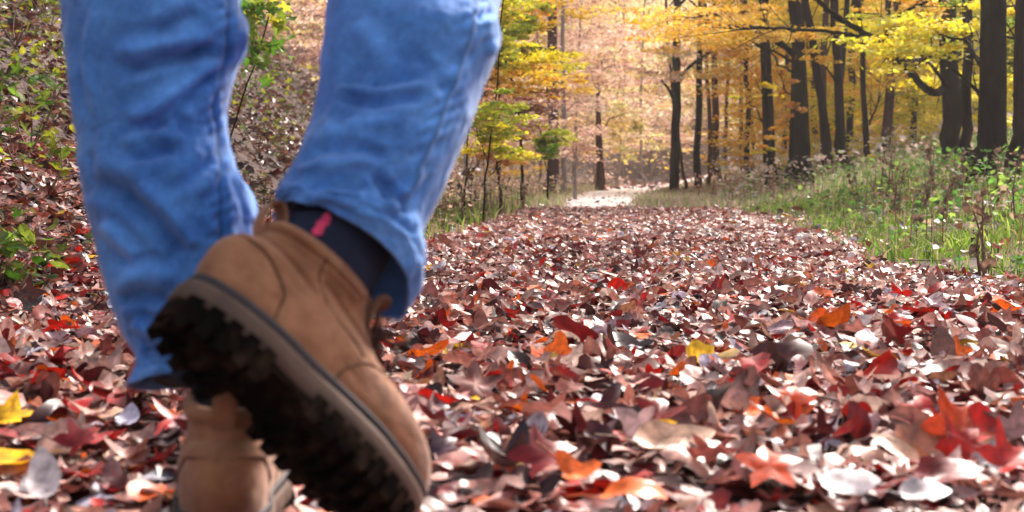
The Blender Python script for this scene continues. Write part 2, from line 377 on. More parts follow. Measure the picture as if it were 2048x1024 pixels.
# ------------------------------------------------------------------ trees
FOL = {'gold': [(.88, .54, .03), (.9, .62, .05), (.80, .40, .04), (.88, .66, .16)], 'yellow': [(.90, .72, .02), (.86, .74, .06), (.62, .62, .05)],
       'lime': [(.40, .45, .03), (.62, .58, .05), (.22, .32, .03)], 'green': [(.10, .24, .02), (.20, .36, .03), (.32, .42, .05)],
       'pink': [(.75, .50, .42), (.85, .68, .57), (.56, .32, .26), (.80, .56, .28)], 'cream': [(.88, .70, .40), (.82, .60, .18), (.66, .66, .28)],  # pink and cream lightened: far haze and glow painted into the leaves
       'orange': [(.82, .40, .04), (.80, .46, .12), (.62, .32, .16)], 'rust': [(.30, .11, .07), (.42, .2, .12), (.2, .08, .06)]}
QV = np.array([(-.5, 0), (-.05, .27), (.5, 0), (-.05, -.27)])
def spray(mb, c, rx, ry, rz, n, kind, size, r, droop=.25):
    """thin tiers of small leaves, the way a beech carries them"""
    n = int(n * 2.1); pl = np.array(FOL[kind])
    nt_ = max(2, int(n / 60)); tc = r.normal(0, .55, (nt_, 3)) * np.array([rx, ry, rz]); ts = r.uniform(.25, .6, nt_)
    tcol = r.integers(0, len(pl), nt_)
    k = r.integers(0, nt_, n)
    q = r.normal(0, .5, (n, 3))
    p = c + tc[k] + q * ts[k][:, None] * np.array([rx, ry, rz * .38])
    p[:, 2] -= droop * ((q[:, 0] * ts[k]) ** 2 + (q[:, 1] * ts[k]) ** 2) * rz
    cl_ = pl[np.where(r.random(n) < .6, tcol[k], r.integers(0, len(pl), n))] * r.uniform(.7, 1.2, (n, 1))
    s = size * r.uniform(.6, 1.3, n); yaw = r.uniform(0, 6.28, n)
    u = np.stack([np.cos(yaw), np.sin(yaw), r.normal(-.15, .3, n)], 1); u /= np.linalg.norm(u, axis=1)[:, None]
    nn = np.stack([r.normal(0, .85, n), r.normal(0, .85, n), np.ones(n)], 1); v = np.cross(nn, u); v /= np.linalg.norm(v, axis=1)[:, None]
    W = p[:, None] + s[:, None, None] * (QV[None, :, 0, None] * u[:, None] + QV[None, :, 1, None] * v[:, None])
    f = (np.arange(n) * 4)[:, None] + np.arange(4)[None]
    mb.V.append(W.reshape(-1, 3)); mb.C.append(np.repeat(cl_, 4, 0)); mb.F.setdefault(4, []).append(f + mb.n); mb.n += 4 * n
def limb(mb, a, b, r0, r1, r, sag=.1, n=9, seg=7, twigs=5):
    a = np.asarray(a, float); b = np.asarray(b, float); t = np.linspace(0, 1, n)[:, None]
    ln = np.linalg.norm(b - a); w = r.normal(0, .05 * ln, (n, 3)) * np.sin(np.pi * t)
    w = (w + np.roll(w, 1, 0)) / 2
    p = a + (b - a) * t + w; p[:, 2] += (sag * ln * np.sin(np.pi * t[:, 0]))
    rr = r0 + (r1 - r0) * t[:, 0]; tube(mb, p, rr, seg)
    for k in range(twigs):
        i = int(r.integers(2, n - 1)); q = p[i]; dv = (b - a) / ln + r.normal(0, .55, 3); dv /= np.linalg.norm(dv)
        l2 = ln * r.uniform(.2, .5); e = q + dv * l2; m_ = (q + e) / 2 + r.normal(0, .06 * l2, 3)
        tube(mb, [q, m_, e], [rr[i] * .5, rr[i] * .35, .003], 5)
    return p
NT = [0]
def tree(name, bx, d, wpx, tx, label, cat, group=None, bark='bark', H=9.0, sprays=(), limbs=(), wob=.012, extra=None, top=True, base_py=None, flare=.5, seed=None, tcol='gold', stems=()):
    """bx: where its foot is seen; tx: where the trunk leaves the top of the picture"""
    NT[0] += 1; r = np.random.default_rng(seed or NT[0] * 13)
    b = P(bx, 350, d); z0 = float(terr(b[0], b[1])); base = np.array([b[0], b[1], z0 - .05])
    tp = P(tx, 0, d); ztop = tp[2]; slope = (tp[:2] - b[:2]) / max(.5, ztop - z0)
    n = 36; zz = np.concatenate([np.linspace(0, .5, 8), np.linspace(.6, H, n - 8)])
    rad0 = wpx * d / FPX / 2
    wl = np.cumsum(r.normal(0, wob * H / 9, (n, 2)), 0) * (zz[:, None] > .3)
    sl = slope[None] * np.minimum(zz, 3.2)[:, None] + slope[None] * .3 * np.clip(zz - 3.2, 0, None)[:, None]
    pts = np.column_stack([base[0] + sl[:, 0] + wl[:, 0], base[1] + sl[:, 1] + wl[:, 1], base[2] + zz])
    rad = rad0 * (1 - .75 * (zz / H) ** 1.2) * (1 + flare * np.exp(-zz / .22))
    root = empty(name, base + np.array([0, 0, .05]))
    tag(root, label, cat, group)
    mb = MB()
    T_ = 14; th = np.linspace(0, 2 * np.pi, T_, endpoint=False)
    lump = 1 + .09 * (fbm(np.cos(th)[None] * 1.5 + zz[:, None] * 1.2, np.sin(th)[None] * 1.5 + NT[0], 2) - .47) * 2 + .16 * np.cos(th * 4 + NT[0])[None] * np.exp(-zz / .2)[:, None]
    Vt = pts[:, None] + (rad[:, None] * lump)[..., None] * np.stack([np.cos(th), np.sin(th), 0 * th], -1)[None]
    mb.add(Vt.reshape(-1, 3), grid_faces(n, T_)[:, ::-1])
    at = lambda z: pts[np.argmin(np.abs(pts[:, 2] - z))]
    # limbs seen in the picture: (px,py) -> (px,py), thickness px
    for L_ in limbs:
        pp = [P(x, y, dd) for x, y, dd in L_[0]]
        w0, w1 = L_[1]; q = crom(pp, 6 * len(pp)); q[1:-1] += r.normal(0, .006, (len(q) - 2, 3))
        tube(mb, q, np.linspace(w0, w1, len(q)) * d / FPX / 2, 7)
        for k in range(len(pp) * 2):
            i = int(r.integers(3, len(q) - 1)); dv = (q[min(i + 2, len(q) - 1)] - q[i - 1]); dv /= np.linalg.norm(dv); dv += r.normal(0, .6, 3)
            tube(mb, [q[i], q[i] + dv * .12 * d / 12, q[i] + dv * .3 * d / 12 + r.normal(0, .03, 3)], [.006, .005, .002], 5)
    fo = MB()
    for sx, sy, dd, rx, rz, cnt, kind, sz in sprays:
        if cat != 'tree' or name == 'beech_sapling': rz = rz * 1.6
        c = P(sx, sy, dd); rxm = rx * dd / FPX; rzm = rz * dd / FPX
        spray(fo, c, rxm, min(rxm, 1.4), rzm, cnt, kind, sz, r)
        a = at(max(c[2] - .35 - .2 * r.random(), z0 + .3)); dist = np.linalg.norm(c[:2] - a[:2])
        if dist < 4.5: limb(mb, a, c + r.normal(0, .1, 3), min(rad0 * .3, .022), .004, r, .08, twigs=6)
    for z in np.linspace(.45 * H, .92 * H, 5) if top else ():
        a = at(base[2] + z); an = r.uniform(0, 6.28); e = a + np.array([math.cos(an), math.sin(an), .7]) * r.uniform(.9, 1.7)
        limb(mb, a, e, rad0 * .35, .006, r)
        spray(fo, e, .9, .9, .7, 150, tcol, .10, r)
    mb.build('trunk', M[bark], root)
    if name == 'maple_sapling':
        for sx, sy, m_, k_ in ((515, 25, 46, 'green'), (560, 20, 16, 'lime'), (515, 105, 36, 'green'), (500, 60, 14, 'lime')):
            c = P(sx, sy, d); leaves_mesh(fo, c + r.normal(0, 1, (m_, 3)) * [.075, .1, .07], r.uniform(.07, .12, m_), np.abs(r.normal(.9, .4, m_)), np.array(FOL[k_])[r.integers(0, 3, m_)] * r.uniform(.6, 1.1, (m_, 1)), TEMPL[:2], .6, r)
    if fo.n: fo.build('crown', M['foliage'], root, smooth=False, colors=True)
    return root
TG = 'trees of the wood right of the path'
# name, foot px, distance, width px, top px
tree('beech_tree', 1970, 12.0, 56, 1955, 'thickest dark trunk in the right of the wood', 'tree', TG, 'bark_moss', flare=.35, tcol='lime',
     sprays=[(1990, 50, 13.6, 90, 60, 520, 'lime', .06), (1790, 100, 12.8, 90, 30, 620, 'yellow', .06), (1850, 60, 12.8, 80, 34, 520, 'yellow', .06), (1870, 150, 16, 80, 40, 420, 'yellow', .07)])
tree('beech_tree', 2026, 11.2, 34, 2052, 'leaning dark trunk at the right edge of view', 'tree', TG, 'bark', flare=.35,
     sprays=[(2025, 90, 13, 60, 60, 560, 'lime', .06), (2040, 20, 12.8, 60, 36, 420, 'yellow', .06), (2010, 180, 15, 60, 50, 420, 'yellow', .065)])
tree('beech_tree', 1905, 15.5, 40, 1896, 'broad grey trunk with a low crooked bough, left of the thickest trunk', 'tree', TG, 'bark_moss', flare=.2, tcol='yellow',
     limbs=[([(1893, 172, 15.5), (1872, 186, 15.3), (1846, 172, 15.1), (1815, 138, 14.8), (1790, 108, 14.6), (1765, 88, 14.4), (1720, 60, 14.2), (1668, 28, 14), (1625, -8, 13.8)], (17, 9)),
            ([(1890, 118, 15.5), (1860, 113, 15.3), (1828, 120, 15.1), (1802, 118, 15), (1790, 112, 14.9)], (8, 5)),
            ([(1766, 88, 14.4), (1745, 78, 14.2), (1700, 70, 14), (1640, 62, 13.8), (1560, 58, 13.4), (1500, 52, 13)], (10, 4)),
            ([(1768, 86, 14.4), (1775, 60, 14.3), (1800, 30, 14.2), (1850, 5, 14.2), (1880, -10, 14.3)], (9, 5))],
     sprays=[(1740, 40, 14, 90, 22, 380, 'yellow', .06), (1830, 20, 14.4, 80, 20, 300, 'gold', .06)])
tree('beech_tree', 1937, 13.6, 22, 1928, 'slim trunk squeezed behind the thickest one', 'tree', TG, 'bark', flare=.2)
tree('beech_tree', 1613, 19.5, 31, 1588, 'stout trunk leaning left, right half of the crossing pair', 'tree', TG, 'bark_moss', flare=.3,
     limbs=[([(1592, 112, 19.5), (1570, 95, 19.3), (1548, 80, 19.1), (1520, 66, 18.9), (1470, 52, 18.6)], (13, 4)), ([(1575, 98, 19.4), (1560, 80, 19.2), (1545, 72, 19)], (9, 5))],
     sprays=[(1500, 70, 18.6, 110, 20, 520, 'gold', .075), (1590, 215, 19.3, 20, 22, 90, 'orange', .07), (1565, 150, 19, 30, 22, 80, 'orange', .07)])
tree('beech_tree', 1583, 20.2, 30, 1590, 'upright trunk, left half of the crossing pair', 'tree', TG, 'bark_moss', flare=.2,
     sprays=[(1570, 235, 20, 26, 18, 110, 'orange', .07), (1420, 60, 20, 120, 26, 640, 'gold', .075)])
tree('beech_tree', 1545, 21.0, 25, 1524, 'slender single trunk nearest the path', 'tree', TG, 'bark', flare=.2,
     sprays=[(1540, 275, 20.5, 34, 20, 150, 'gold', .07), (1545, 300, 20.5, 30, 10, 90, 'yellow', .06), (1350, 45, 20.5, 120, 22, 560, 'gold', .075), (1480, 18, 20.5, 120, 18, 420, 'gold', .075), (1525, 170, 20.7, 28, 18, 90, 'yellow', .07), (1500, 195, 21, 40, 8, 90, 'yellow', .07)])
tree('young_tree', 1660, 19.0, 19, 1596, 'thin trunk leaning steeply left beside the crossing pair', 'tree', TG, 'bark', sprays=[(1630, 60, 18.8, 60, 20, 200, 'gold', .07)])
tree('young_tree', 1652, 22.0, 15, 1662, 'thin straight trunk behind the steeply leaning one', 'tree', TG, 'bark_red', sprays=[(1700, 60, 21.5, 90, 24, 300, 'yellow', .08)])
tree('young_tree', 1695, 19.0, 20, 1668, 'dark twin-stemmed trunk, thicker stem', 'tree', TG, 'bark', sprays=[(1640, 110, 19, 60, 20, 130, 'gold', .07)])
tree('young_tree', 1686, 19.6, 13, 1706, 'thin stem rising right out of the twin-stemmed trunk', 'tree', TG, 'bark', sprays=[(1720, 320, 20, 26, 12, 80, 'yellow', .06)])
tree('young_tree', 1738, 20.5, 12, 1712, 'bent pole-like tree between twin stems and bough', 'tree', TG, 'bark', wob=.02,
     limbs=[([(1738, 250, 20.5), (1752, 215, 20.4), (1760, 190, 20.4)], (5, 3))], sprays=[(1720, 200, 21, 50, 20, 100, 'gold', .07)])
tree('beech_tree', 1763, 24.0, 20, 1790, 'mottled trunk leaning right under the crooked bough', 'tree', TG, 'bark_red', sprays=[(1780, 180, 23.6, 70, 30, 260, 'gold', .08), (1740, 120, 23.6, 70, 22, 240, 'gold', .08)])
tree('beech_tree', 1788, 27.0, 16, 1776, 'narrow trunk behind the mottled one', 'tree', TG, 'bark_moss', sprays=[(1850, 180, 26.6, 70, 30, 340, 'cream', .09)])
tree('beech_tree', 1818, 29.0, 15, 1822, 'faint pinkish trunk deep in the wood below the bough', 'tree', TG, 'bark_red', sprays=[(1850, 240, 28.6, 80, 24, 340, 'yellow', .09)])
tree('beech_tree', 1348, 30.0, 20, 1352, 'dark trunk right of the path bend', 'tree', 'trees by the path bend', 'bark_moss', flare=.2,
     limbs=[([(1350, 190, 30), (1365, 150, 30), (1395, 120, 30), (1430, 100, 30)], (9, 5)), ([(1348, 200, 30), (1335, 175, 30), (1322, 160, 30)], (7, 4))], sprays=[(1350, 130, 29, 60, 26, 240, 'pink', .1)])
tree('beech_tree', 1396, 31.0, 15, 1404, 'second dark trunk right of the path bend', 'tree', 'trees by the path bend', 'bark', flare=.2, sprays=[(1440, 150, 30, 70, 28, 300, 'cream', .1)])
for bx, d, w_, tx, lab in ((1375, 31, 7, 1330, 'pole-thin slanting tree between the two dark trunks at the bend'), (1418, 33, 9, 1410, 'slim upright tree right of the second bend trunk'),
                     (1437, 34, 16, 1428, 'wide blurred trunk right of the bend trees'), (1452, 36, 8, 1470, 'slight tree farthest right of the bend group'),
                     (1478, 36, 9, 1480, 'pale brown thin trunk in the gap left of the slender tree'), (1505, 40, 8, 1500, 'faintest thin trunk in the gap left of the slender tree')):
    tree('young_tree', bx, d, w_, tx, lab, 'tree', 'trees by the path bend', 'bark_red', flare=.1, sprays=[(tx + 10, 110, d - 1, 60, 30, 200, random.choice(['pink', 'cream', 'gold']), .11)])
# left of the path
LG = 'trees left of the path'
tree('beech_tree', 1100, 24.0, 24, 1098, 'dark trunk rising behind the yellow saplings', 'tree', LG, 'bark_red', flare=.2,
     sprays=[(1050, 130, 16, 95, 16, 640, 'yellow', .06), (1010, 70, 15, 90, 26, 560, 'lime', .065)], top=True)
tree('birch_tree', 1128, 25.0, 10, 1130, 'pale thin birch trunk beside the dark trunk', 'tree', LG, 'bark_pale', sprays=[(1180, 190, 25, 60, 34, 260, 'pink', .09)])
tree('beech_tree', 1202, 33.0, 18, 1192, 'reddish trunk in the bright haze left of the path bend', 'tree', LG, 'bark_red', H=3.0, top=False, flare=.6, sprays=[(1200, 170, 32, 55, 34, 420, 'pink', .1), (1250, 240, 34, 50, 50, 600, 'cream', .11), (1195, 120, 33, 60, 50, 500, 'pink', .1), (1260, 130, 36, 70, 50, 500, 'pink', .11)])
tree('beech_sapling', 1000, 12.5, 5, 1012, 'yellow beech sapling next to the lifted trouser leg', 'tree', LG, 'bark', H=4.5, top=False, wob=.035,
     sprays=[(1000, 30, 12.4, 60, 40, 700, 'yellow', .06), (1060, 125, 12.6, 75, 18, 700, 'yellow', .055), (1000, 95, 12.4, 50, 24, 420, 'lime', .06), (1020, 165, 12.2, 70, 20, 420, 'gold', .055)])
tree('beech_sapling', 965, 10.6, 4, 992, 'low sapling with lime and orange leaves above the verge', 'tree', LG, 'bark', H=3.0, top=False, wob=.02,
     sprays=[(985, 240, 10.6, 70, 26, 620, 'lime', .05), (1000, 285, 10.8, 80, 26, 420, 'yellow', .05), (930, 205, 10.8, 40, 16, 160, 'orange', .05), (1000, 200, 11, 70, 14, 160, 'rust', .05)])
tree('beech_sapling', 925, 12.0, 4, 950, 'rusty orange sapling half hidden behind the lifted trouser leg', 'tree', LG, 'bark', H=3.4, top=False, wob=.02,
     sprays=[(960, 225, 12.0, 60, 24, 420, 'orange', .055), (940, 150, 12.4, 50, 40, 380, 'rust', .06), (1010, 310, 12.2, 60, 14, 360, 'orange', .05), (1040, 230, 13, 60, 30, 380, 'pink', .055)])
tree('beech_sapling', 1045, 15.0, 6, 1028, 'bushy lime-yellow sapling at the top left of the path', 'tree', LG, 'bark', H=5, top=False, wob=.035,
     sprays=[(1030, 50, 15, 60, 40, 600, 'lime', .065), (1080, 20, 15.4, 60, 26, 420, 'gold', .065), (1010, 110, 15, 60, 30, 460, 'yellow', .065), (1060, 200, 15.5, 60, 36, 420, 'rust', .06), (1120, 150, 16, 60, 20, 360, 'gold', .06)])
tree('hazel_shrub', 1095, 17.0, 4, 1098, 'small bright green shrub at the left verge', 'shrub', None, 'bark', H=1.1, top=False,
     sprays=[(1095, 282, 17, 36, 16, 420, 'lime', .055), (1090, 305, 17, 30, 14, 260, 'green', .055), (1105, 275, 17, 40, 12, 200, 'lime', .055)])
tree('pale_shrub', 1150, 21, 6, 1160, 'grey-pink twiggy shrub right of the green one', 'shrub', None, 'bark_pale', H=1.4, top=False,
     sprays=[(1150, 270, 21, 50, 24, 420, 'pink', .06), (1160, 300, 21, 50, 18, 300, 'pink', .06)])
tree('maple_sapling', 430, 8.2, 4, 545, 'green maple sapling seen between the trouser legs', 'tree', LG, 'bark', H=2.4, top=False)
for i, (bx, py, d, k, n, lab) in enumerate([(100, 30, 7.4, 'lime', 240, 'yellow-green bush high on the bank left of the legs'), (30, 60, 6.6, 'lime', 160, 'sparse olive bush at the upper left corner'), (110, 165, 6.8, 'lime', 110, 'thin yellowish seedling below the yellow-green bush'),
                                    (60, 262, 5.6, 'green', 90, 'dark green bramble on the bank at the left'), (90, 345, 5.2, 'lime', 45, 'tiny lime seedling low on the bank'), (10, 528, 4.7, 'green', 60, 'dark green tuft at the left edge where bank meets path'),
                                    (515, 275, 9.5, 'lime', 160, 'low olive seedling between the legs on the bank'), (500, 210, 9.8, 'green', 120, 'small green bramble between the legs, just above the olive seedling'), (600, 150, 11, 'gold', 140, 'small gold-leaved seedling on the bank by the lifted leg')]):
    c = P(bx, py, d); zt = float(terr(c[0], c[1]))
    # sit it on the slope along the same line of sight
    for t in np.linspace(3, 26, 600):
        q = P(bx, py, t)
        if q[2] < terr(q[0], q[1]) + .10: break
    d2 = t; r = np.random.default_rng(100 + i); root = empty('bank_plant', (q[0], q[1], float(terr(q[0], q[1]))))
    tag(root, lab, 'plant', 'plants growing on the leafy bank')
    mb = MB(); fo = MB(); b0 = np.array(root.location)
    for k2 in range(6):
        e = b0 + np.array([r.normal(0, .12), r.normal(0, .12), r.uniform(.12, .3)]) * d2 / 6
        tube(mb, crom([b0, (b0 + e) / 2 + r.normal(0, .02, 3), e], 6), [.004, .004, .003, .003, .002, .001], 5)
        m_ = int(n / 9 + 5); leaves_mesh(fo, e + r.normal(0, .09, (m_, 3)) * d2 / 6, np.full(m_, .058) * r.uniform(.6, 1.3, m_), np.abs(r.normal(.5, .4, m_)), np.array(FOL[k])[r.integers(0, 3, m_)] * r.uniform(.3, .75, (m_, 1)), TEMPL[:6], .6, r)
    mb.build('stem', M['stem'], root); fo.build('foliage', M['foliage'], root, smooth=False, colors=True)

# deep wood: each a tree of its own, then copied with its parts
ZONES = ((640, 'glimpsed between the trouser legs'), (1150, 'behind the saplings left of the path'), (1345, 'around the bright end of the path'), (1560, 'right of the path bend'), (1800, 'behind the crossing pair of trunks'), (9999, 'behind the crooked bough and thickest trunk'))
def copy_tree_obj(src, loc, rz, sc, label, group):
    px = float(proj(np.array(loc))[0]); label = label + ', ' + next(t for lim, t in ZONES if px < lim)
    r_ = src.copy(); col.objects.link(r_); r_.location = loc; r_.rotation_euler = (0, 0, rz); r_.scale = (sc, sc, sc)
    r_['label'] = label; r_['group'] = group
    for ch in src.children:
        c_ = ch.copy(); col.objects.link(c_); c_.parent = r_; c_.matrix_parent_inverse = ch.matrix_parent_inverse.copy()
    return r_
BG = 'trees of the deep wood'
protos = []
for i, (bx, d, w_, kind) in enumerate([(1640, 34, 11, 'gold'), (1290, 44, 6, 'pink'), (1235, 47, 5, 'cream'), (1720, 38, 11, 'yellow')]):
    pr = tree('woodland_tree', bx, d, w_, bx + 8, 'tree in the deep wood whose low twigs carry ' + {'gold': 'golden', 'pink': 'pinkish', 'cream': 'cream', 'yellow': 'yellow'}[kind] + ' leaves', 'tree', BG, 'bark_pale' if kind in ('pink', 'cream') else 'bark', H=10, wob=.022, flare=.2, tcol=kind, top=True,  # pink and cream trees get pale bark, haze painted into the trunks
         sprays=[(bx - 60, 60, d, 90, 50, 600, kind, .13), (bx + 50, 130, d, 90, 50, 600, kind, .13), (bx, 210, d, 100, 46, 600, kind, .12), (bx + 20, 280, d, 90, 26, 420, kind, .11), (bx - 10, -40, d, 110, 50, 600, kind, .13), (bx + 10, -140, d, 110, 50, 500, kind, .13)])
    protos.append((pr, kind))
rr = np.random.default_rng(55); nplaced = 0
LAB = {'gold': 'deep-wood tree with golden low twigs', 'pink': 'far tree with pinkish low twigs', 'cream': 'far tree with cream low twigs', 'yellow': 'deep-wood tree with bright yellow low twigs'}
for pr, kind in protos: pr['label'] = LAB[kind] + ', ' + next(t for lim, t in ZONES if float(proj(np.array(pr.location))[0]) < lim)
cand = []
for k in range(400):
    y = rr.uniform(26, 92); x = rr.uniform(-.42, .34) * y * 1.0
    pathx = np.interp(y, [15, 25, 33, 44, 56, 63, 67], [-.6, -.45, .1, 1, 2.6, 6, 12])
    if abs(x - pathx) < 2.3 + .02 * y: continue
    if -.045 * y < x < .03 * y: continue
    if x < 0 and y < 34 and x > -3: continue
    if any((x - a) ** 2 + (y - b) ** 2 < 7 for a, b in cand): continue
    cand.append((x, y))
for x, y in cand[:80]:
    right = x > .07 * y
    j = int(rr.choice([0, 3, 0, 2])) if right else int(rr.choice([1, 2, 1, 1, 0]))
    copy_tree_obj(protos[j][0], (x, y, float(terr(x, y))), rr.uniform(0, 6.28), rr.uniform(.7, 1.25), LAB[protos[j][1]], BG)
for bx, d, j, sc, rz in ((1500, 27, 0, .8, .5), (1640, 30, 3, .85, 1.6), (1740, 29, 0, .8, 2.5), (1820, 26, 3, .75, 4), (1900, 25, 3, .7, 5.2), (2010, 22, 3, .65, .9), (2030, 30, 0, .8, 3.1), (1560, 33, 0, .9, 3.7), (1860, 34, 0, .9, 1.1), (1960, 28, 3, .8, 2.2),
                         (1010, 27, 0, .75, 1.2), (1070, 30, 1, .8, 2.7), (940, 22, 1, .6, .3), (1150, 38, 1, .9, 4.4), (1250, 56, 2, 1.1, 2.0), (1300, 60, 2, 1.1, 5.0), (1190, 50, 1, 1., .7), (960, 32, 2, .8, 3.3)):
    g_ = P(bx, 350, d); copy_tree_obj(protos[j][0], (g_[0], g_[1], float(terr(g_[0], g_[1]))), rz, sc, LAB[protos[j][1]], BG)
mb = MB()
for k in range(1300):
    y = 46 + 100 * rr.random() ** 1.3; x = rr.uniform(-.5, .42) * y
    if abs(x - np.interp(y, [44, 56, 63, 67, 90], [1, 2.6, 6, 12, 20])) < 3: continue
    z = float(terr(x, y))
    nn_ = float(fbm(np.array(x / y * 16 + 7), np.array(y * .05), 71, 3)) + rr.normal(0, .05)
    kind = ('rust' if nn_ < .36 else 'pink' if nn_ < .46 else 'cream' if nn_ < .54 else 'gold') if x < .12 * y else ('rust' if nn_ < .33 else 'gold' if nn_ < .45 else 'yellow' if nn_ < .55 else 'lime')
    spray(mb, np.array([x, y, z + rr.uniform(.6, 7)]), 2.4, 2.4, 1.9, 170, kind, .0035 * y, rr)
tag(mb.build('distant_woods', M['foliage'], smooth=False, colors=True), 'far mass of pinkish and golden autumn wood closing the view', 'woods', kind='stuff')

# ------------------------------------------------------------------ grass, undergrowth, weeds
def blades(mb, x, y, h, wd, cols, r, bend=.5):
    n = len(x); z = terr(x, y); an = r.uniform(0, 6.28, n); ln = np.stack([np.cos(an), np.sin(an)], 1) * (h * bend * np.abs(r.normal(0, .6, n)))[:, None]
    p0 = np.stack([x, y, z - .01], 1)
    pa = r.uniform(0, 6.28, n); side = np.stack([np.cos(pa), np.sin(pa), 0 * pa], 1) * wd[:, None] / 2
    m = p0 + np.column_stack([ln * .35, h * .6]); t = p0 + np.column_stack([ln, h * .95])
    V = np.stack([p0 - side, p0 + side, m - side * .8, m + side * .8, t], 1)
    o = (np.arange(n) * 5)[:, None] + mb.n
    mb.F.setdefault(4, []).append(o + np.array([0, 1, 3, 2])); mb.F.setdefault(3, []).append(o + np.array([2, 3, 4]))
    mb.V.append(V.reshape(-1, 3)); mb.C.append(np.repeat(cols, 5, 0)); mb.n += 5 * n
GC = np.array([(.22, .38, .04), (.15, .28, .03), (.36, .46, .08), (.44, .36, .18), (.08, .16, .03)])
r = np.random.default_rng(9); mb = MB()
n = 95000; y = r.uniform(3.2, 17, n) ; x = r.uniform(1.0, 5.6, n)
k = (x > rightedge(y) + r.normal(0, .10, n)) & (x < .36 * y + .6) & (fbm(x * 2.2, y * 2.2, 21) > .40) & (r.random(n) < np.clip((x - rightedge(y)) * 1.6 + .3, 0, 1)); x, y = x[k], y[k]; n = len(x)
patch = fbm(x * 1.2, y * 1.2, 33)
ci = np.where(r.random(n) < (patch - .35) * 3, r.integers(0, 3, n), r.choice([0, 1, 3, 4, 3], n))
blades(mb, x, y, .02 + .11 * r.random(n) ** 1.8 * (.4 + patch), .004 + .009 * r.random(n), GC[ci] * r.uniform(.55, 1.3, (n, 1)), r, 1.3)
n = 16000; y = r.uniform(5.5, 24, n); x = -r.uniform(.95, 5.0, n)
k = (x > -.22 * y + .2) & (x < -1.02 - .1 * np.abs(r.normal(0, 1, n))) & (x > -1.6 - .1 * y); x, y = x[k], y[k]; n = len(x)
blades(mb, x, y, .05 + .13 * r.random(n), .006 + .012 * r.random(n), GC[r.choice([0, 1, 3, 3, 4, 2], n)] * r.uniform(.6, 1.2, (n, 1)), r)
n = 60000; y = r.uniform(15.3, 46, n); x = r.uniform(-.12, .36, n) * y
px_ = np.interp(y, cl[:, 1], cl[:, 0]); hw = np.interp(y, cl[:, 1], wd)
k = (np.abs(x - px_) > hw * (.75 + .4 * r.random(n))) & (r.random(n) < .75); x, y = x[k], y[k]; n = len(x)
FC = np.array([(.30, .42, .14), (.45, .45, .24), (.55, .42, .32), (.5, .38, .3), (.2, .33, .08)])
rgt = x > .13 * y
blades(mb, x, y, (.06 + .13 * r.random(n)) * np.where(rgt, 1.5, .8), .012 + .02 * r.random(n), FC[np.where(rgt, r.choice([0, 4, 1, 2], n), r.choice([1, 2, 3, 0, 2], n))] * r.uniform(.7, 1.2, (n, 1)), r)
tag(mb.build('grass', M['grass'], smooth=False, colors=True), 'green grass and ground plants on the verges of the path', 'grass', kind='stuff')

# (thin dead stalks and low bank growth join the undergrowth)
# broad-leaved ground plants and dry brown undergrowth among the grass
mb = MB(); n = 22000; y = r.uniform(4.6, 26, n); x = r.uniform(1.2, 8, n)
k = (x > rightedge(y) + .25) & (x < .36 * y + .6) & (fbm(x * 1.7, y * 1.7, 61) > .42); x, y = x[k], y[k]; n = len(x)
cc = np.array([(.13, .30, .045), (.28, .42, .07), (.36, .27, .17), (.18, .11, .07), (.07, .17, .04)])[r.choice(5, n, p=[.34, .24, .14, .10, .18])] * r.uniform(.7, 1.3, (n, 1))
leaves_mesh(mb, np.stack([x, y, terr(x, y) + r.uniform(.02, .30, n) * np.clip((x - 1.2) / 1.2, .2, 1)], 1), r.uniform(.03, .075, n), np.abs(r.normal(.5, .5, n)), cc, TSMALL, .8, r)
n = 9000; y = r.uniform(5.5, 26, n); x = -r.uniform(1.05, 5, n)
k = (x > -.22 * y + .2); x, y = x[k], y[k]; n = len(x)
cc = np.array([(.45, .30, .22), (.3, .17, .12), (.55, .36, .24), (.16, .24, .06), (.6, .42, .34)])[r.choice(5, n, p=[.3, .2, .2, .15, .15])] * r.uniform(.7, 1.3, (n, 1))
leaves_mesh(mb, np.stack([x, y, terr(x, y) + r.uniform(.02, .38, n)], 1), r.uniform(.03, .06, n), np.abs(r.normal(.4, .6, n)), cc, TSMALL, .6, r)
n = 14000; y = r.uniform(17, 50, n); x = r.uniform(-.14, .34, n) * y
px_ = np.interp(y, cl[:, 1], cl[:, 0]); k = (np.abs(x - px_) > 1.3 + .02 * y); x, y = x[k], y[k]; n = len(x)
cc = np.array([(.6, .45, .36), (.5, .34, .27), (.66, .55, .45), (.4, .45, .2), (.62, .58, .6)])[r.choice(5, n, p=[.3, .2, .2, .15, .15])] * r.uniform(.7, 1.2, (n, 1))
leaves_mesh(mb, np.stack([x, y, terr(x, y) + r.uniform(.02, .75, n) * np.clip(y / 30, .3, 1)], 1), r.uniform(.05, .11, n), np.abs(r.normal(.4, .6, n)), cc, TSMALL, .6, r)
n = 1100; y = r.uniform(5, 24, n); sgn = r.random(n) < .68; x = np.where(sgn, rightedge(y) + .25 + np.abs(r.normal(0, 1.6, n)), -1.2 - np.abs(r.normal(0, .35, n)))
blades(mb, x, y, .1 + .32 * r.random(n), .004 + .005 * r.random(n), np.array([(.12, .07, .05), (.26, .18, .12), (.07, .04, .03)])[r.integers(0, 3, n)], r, .25)
n = 16000; y = r.uniform(3.2, 26, n); x = -1.5 - .06 * y - r.random(n) * .42 * y; k = fbm(x * 1.1, y * 1.1, 91) > .47; x, y = x[k], y[k]; n = len(x)
cc = np.array([(.10, .12, .03), (.05, .065, .02), (.17, .15, .05), (.17, .08, .05), (.08, .03, .02)])[r.choice(5, n, p=[.12, .16, .07, .35, .30])] * r.uniform(.6, 1.3, (n, 1))
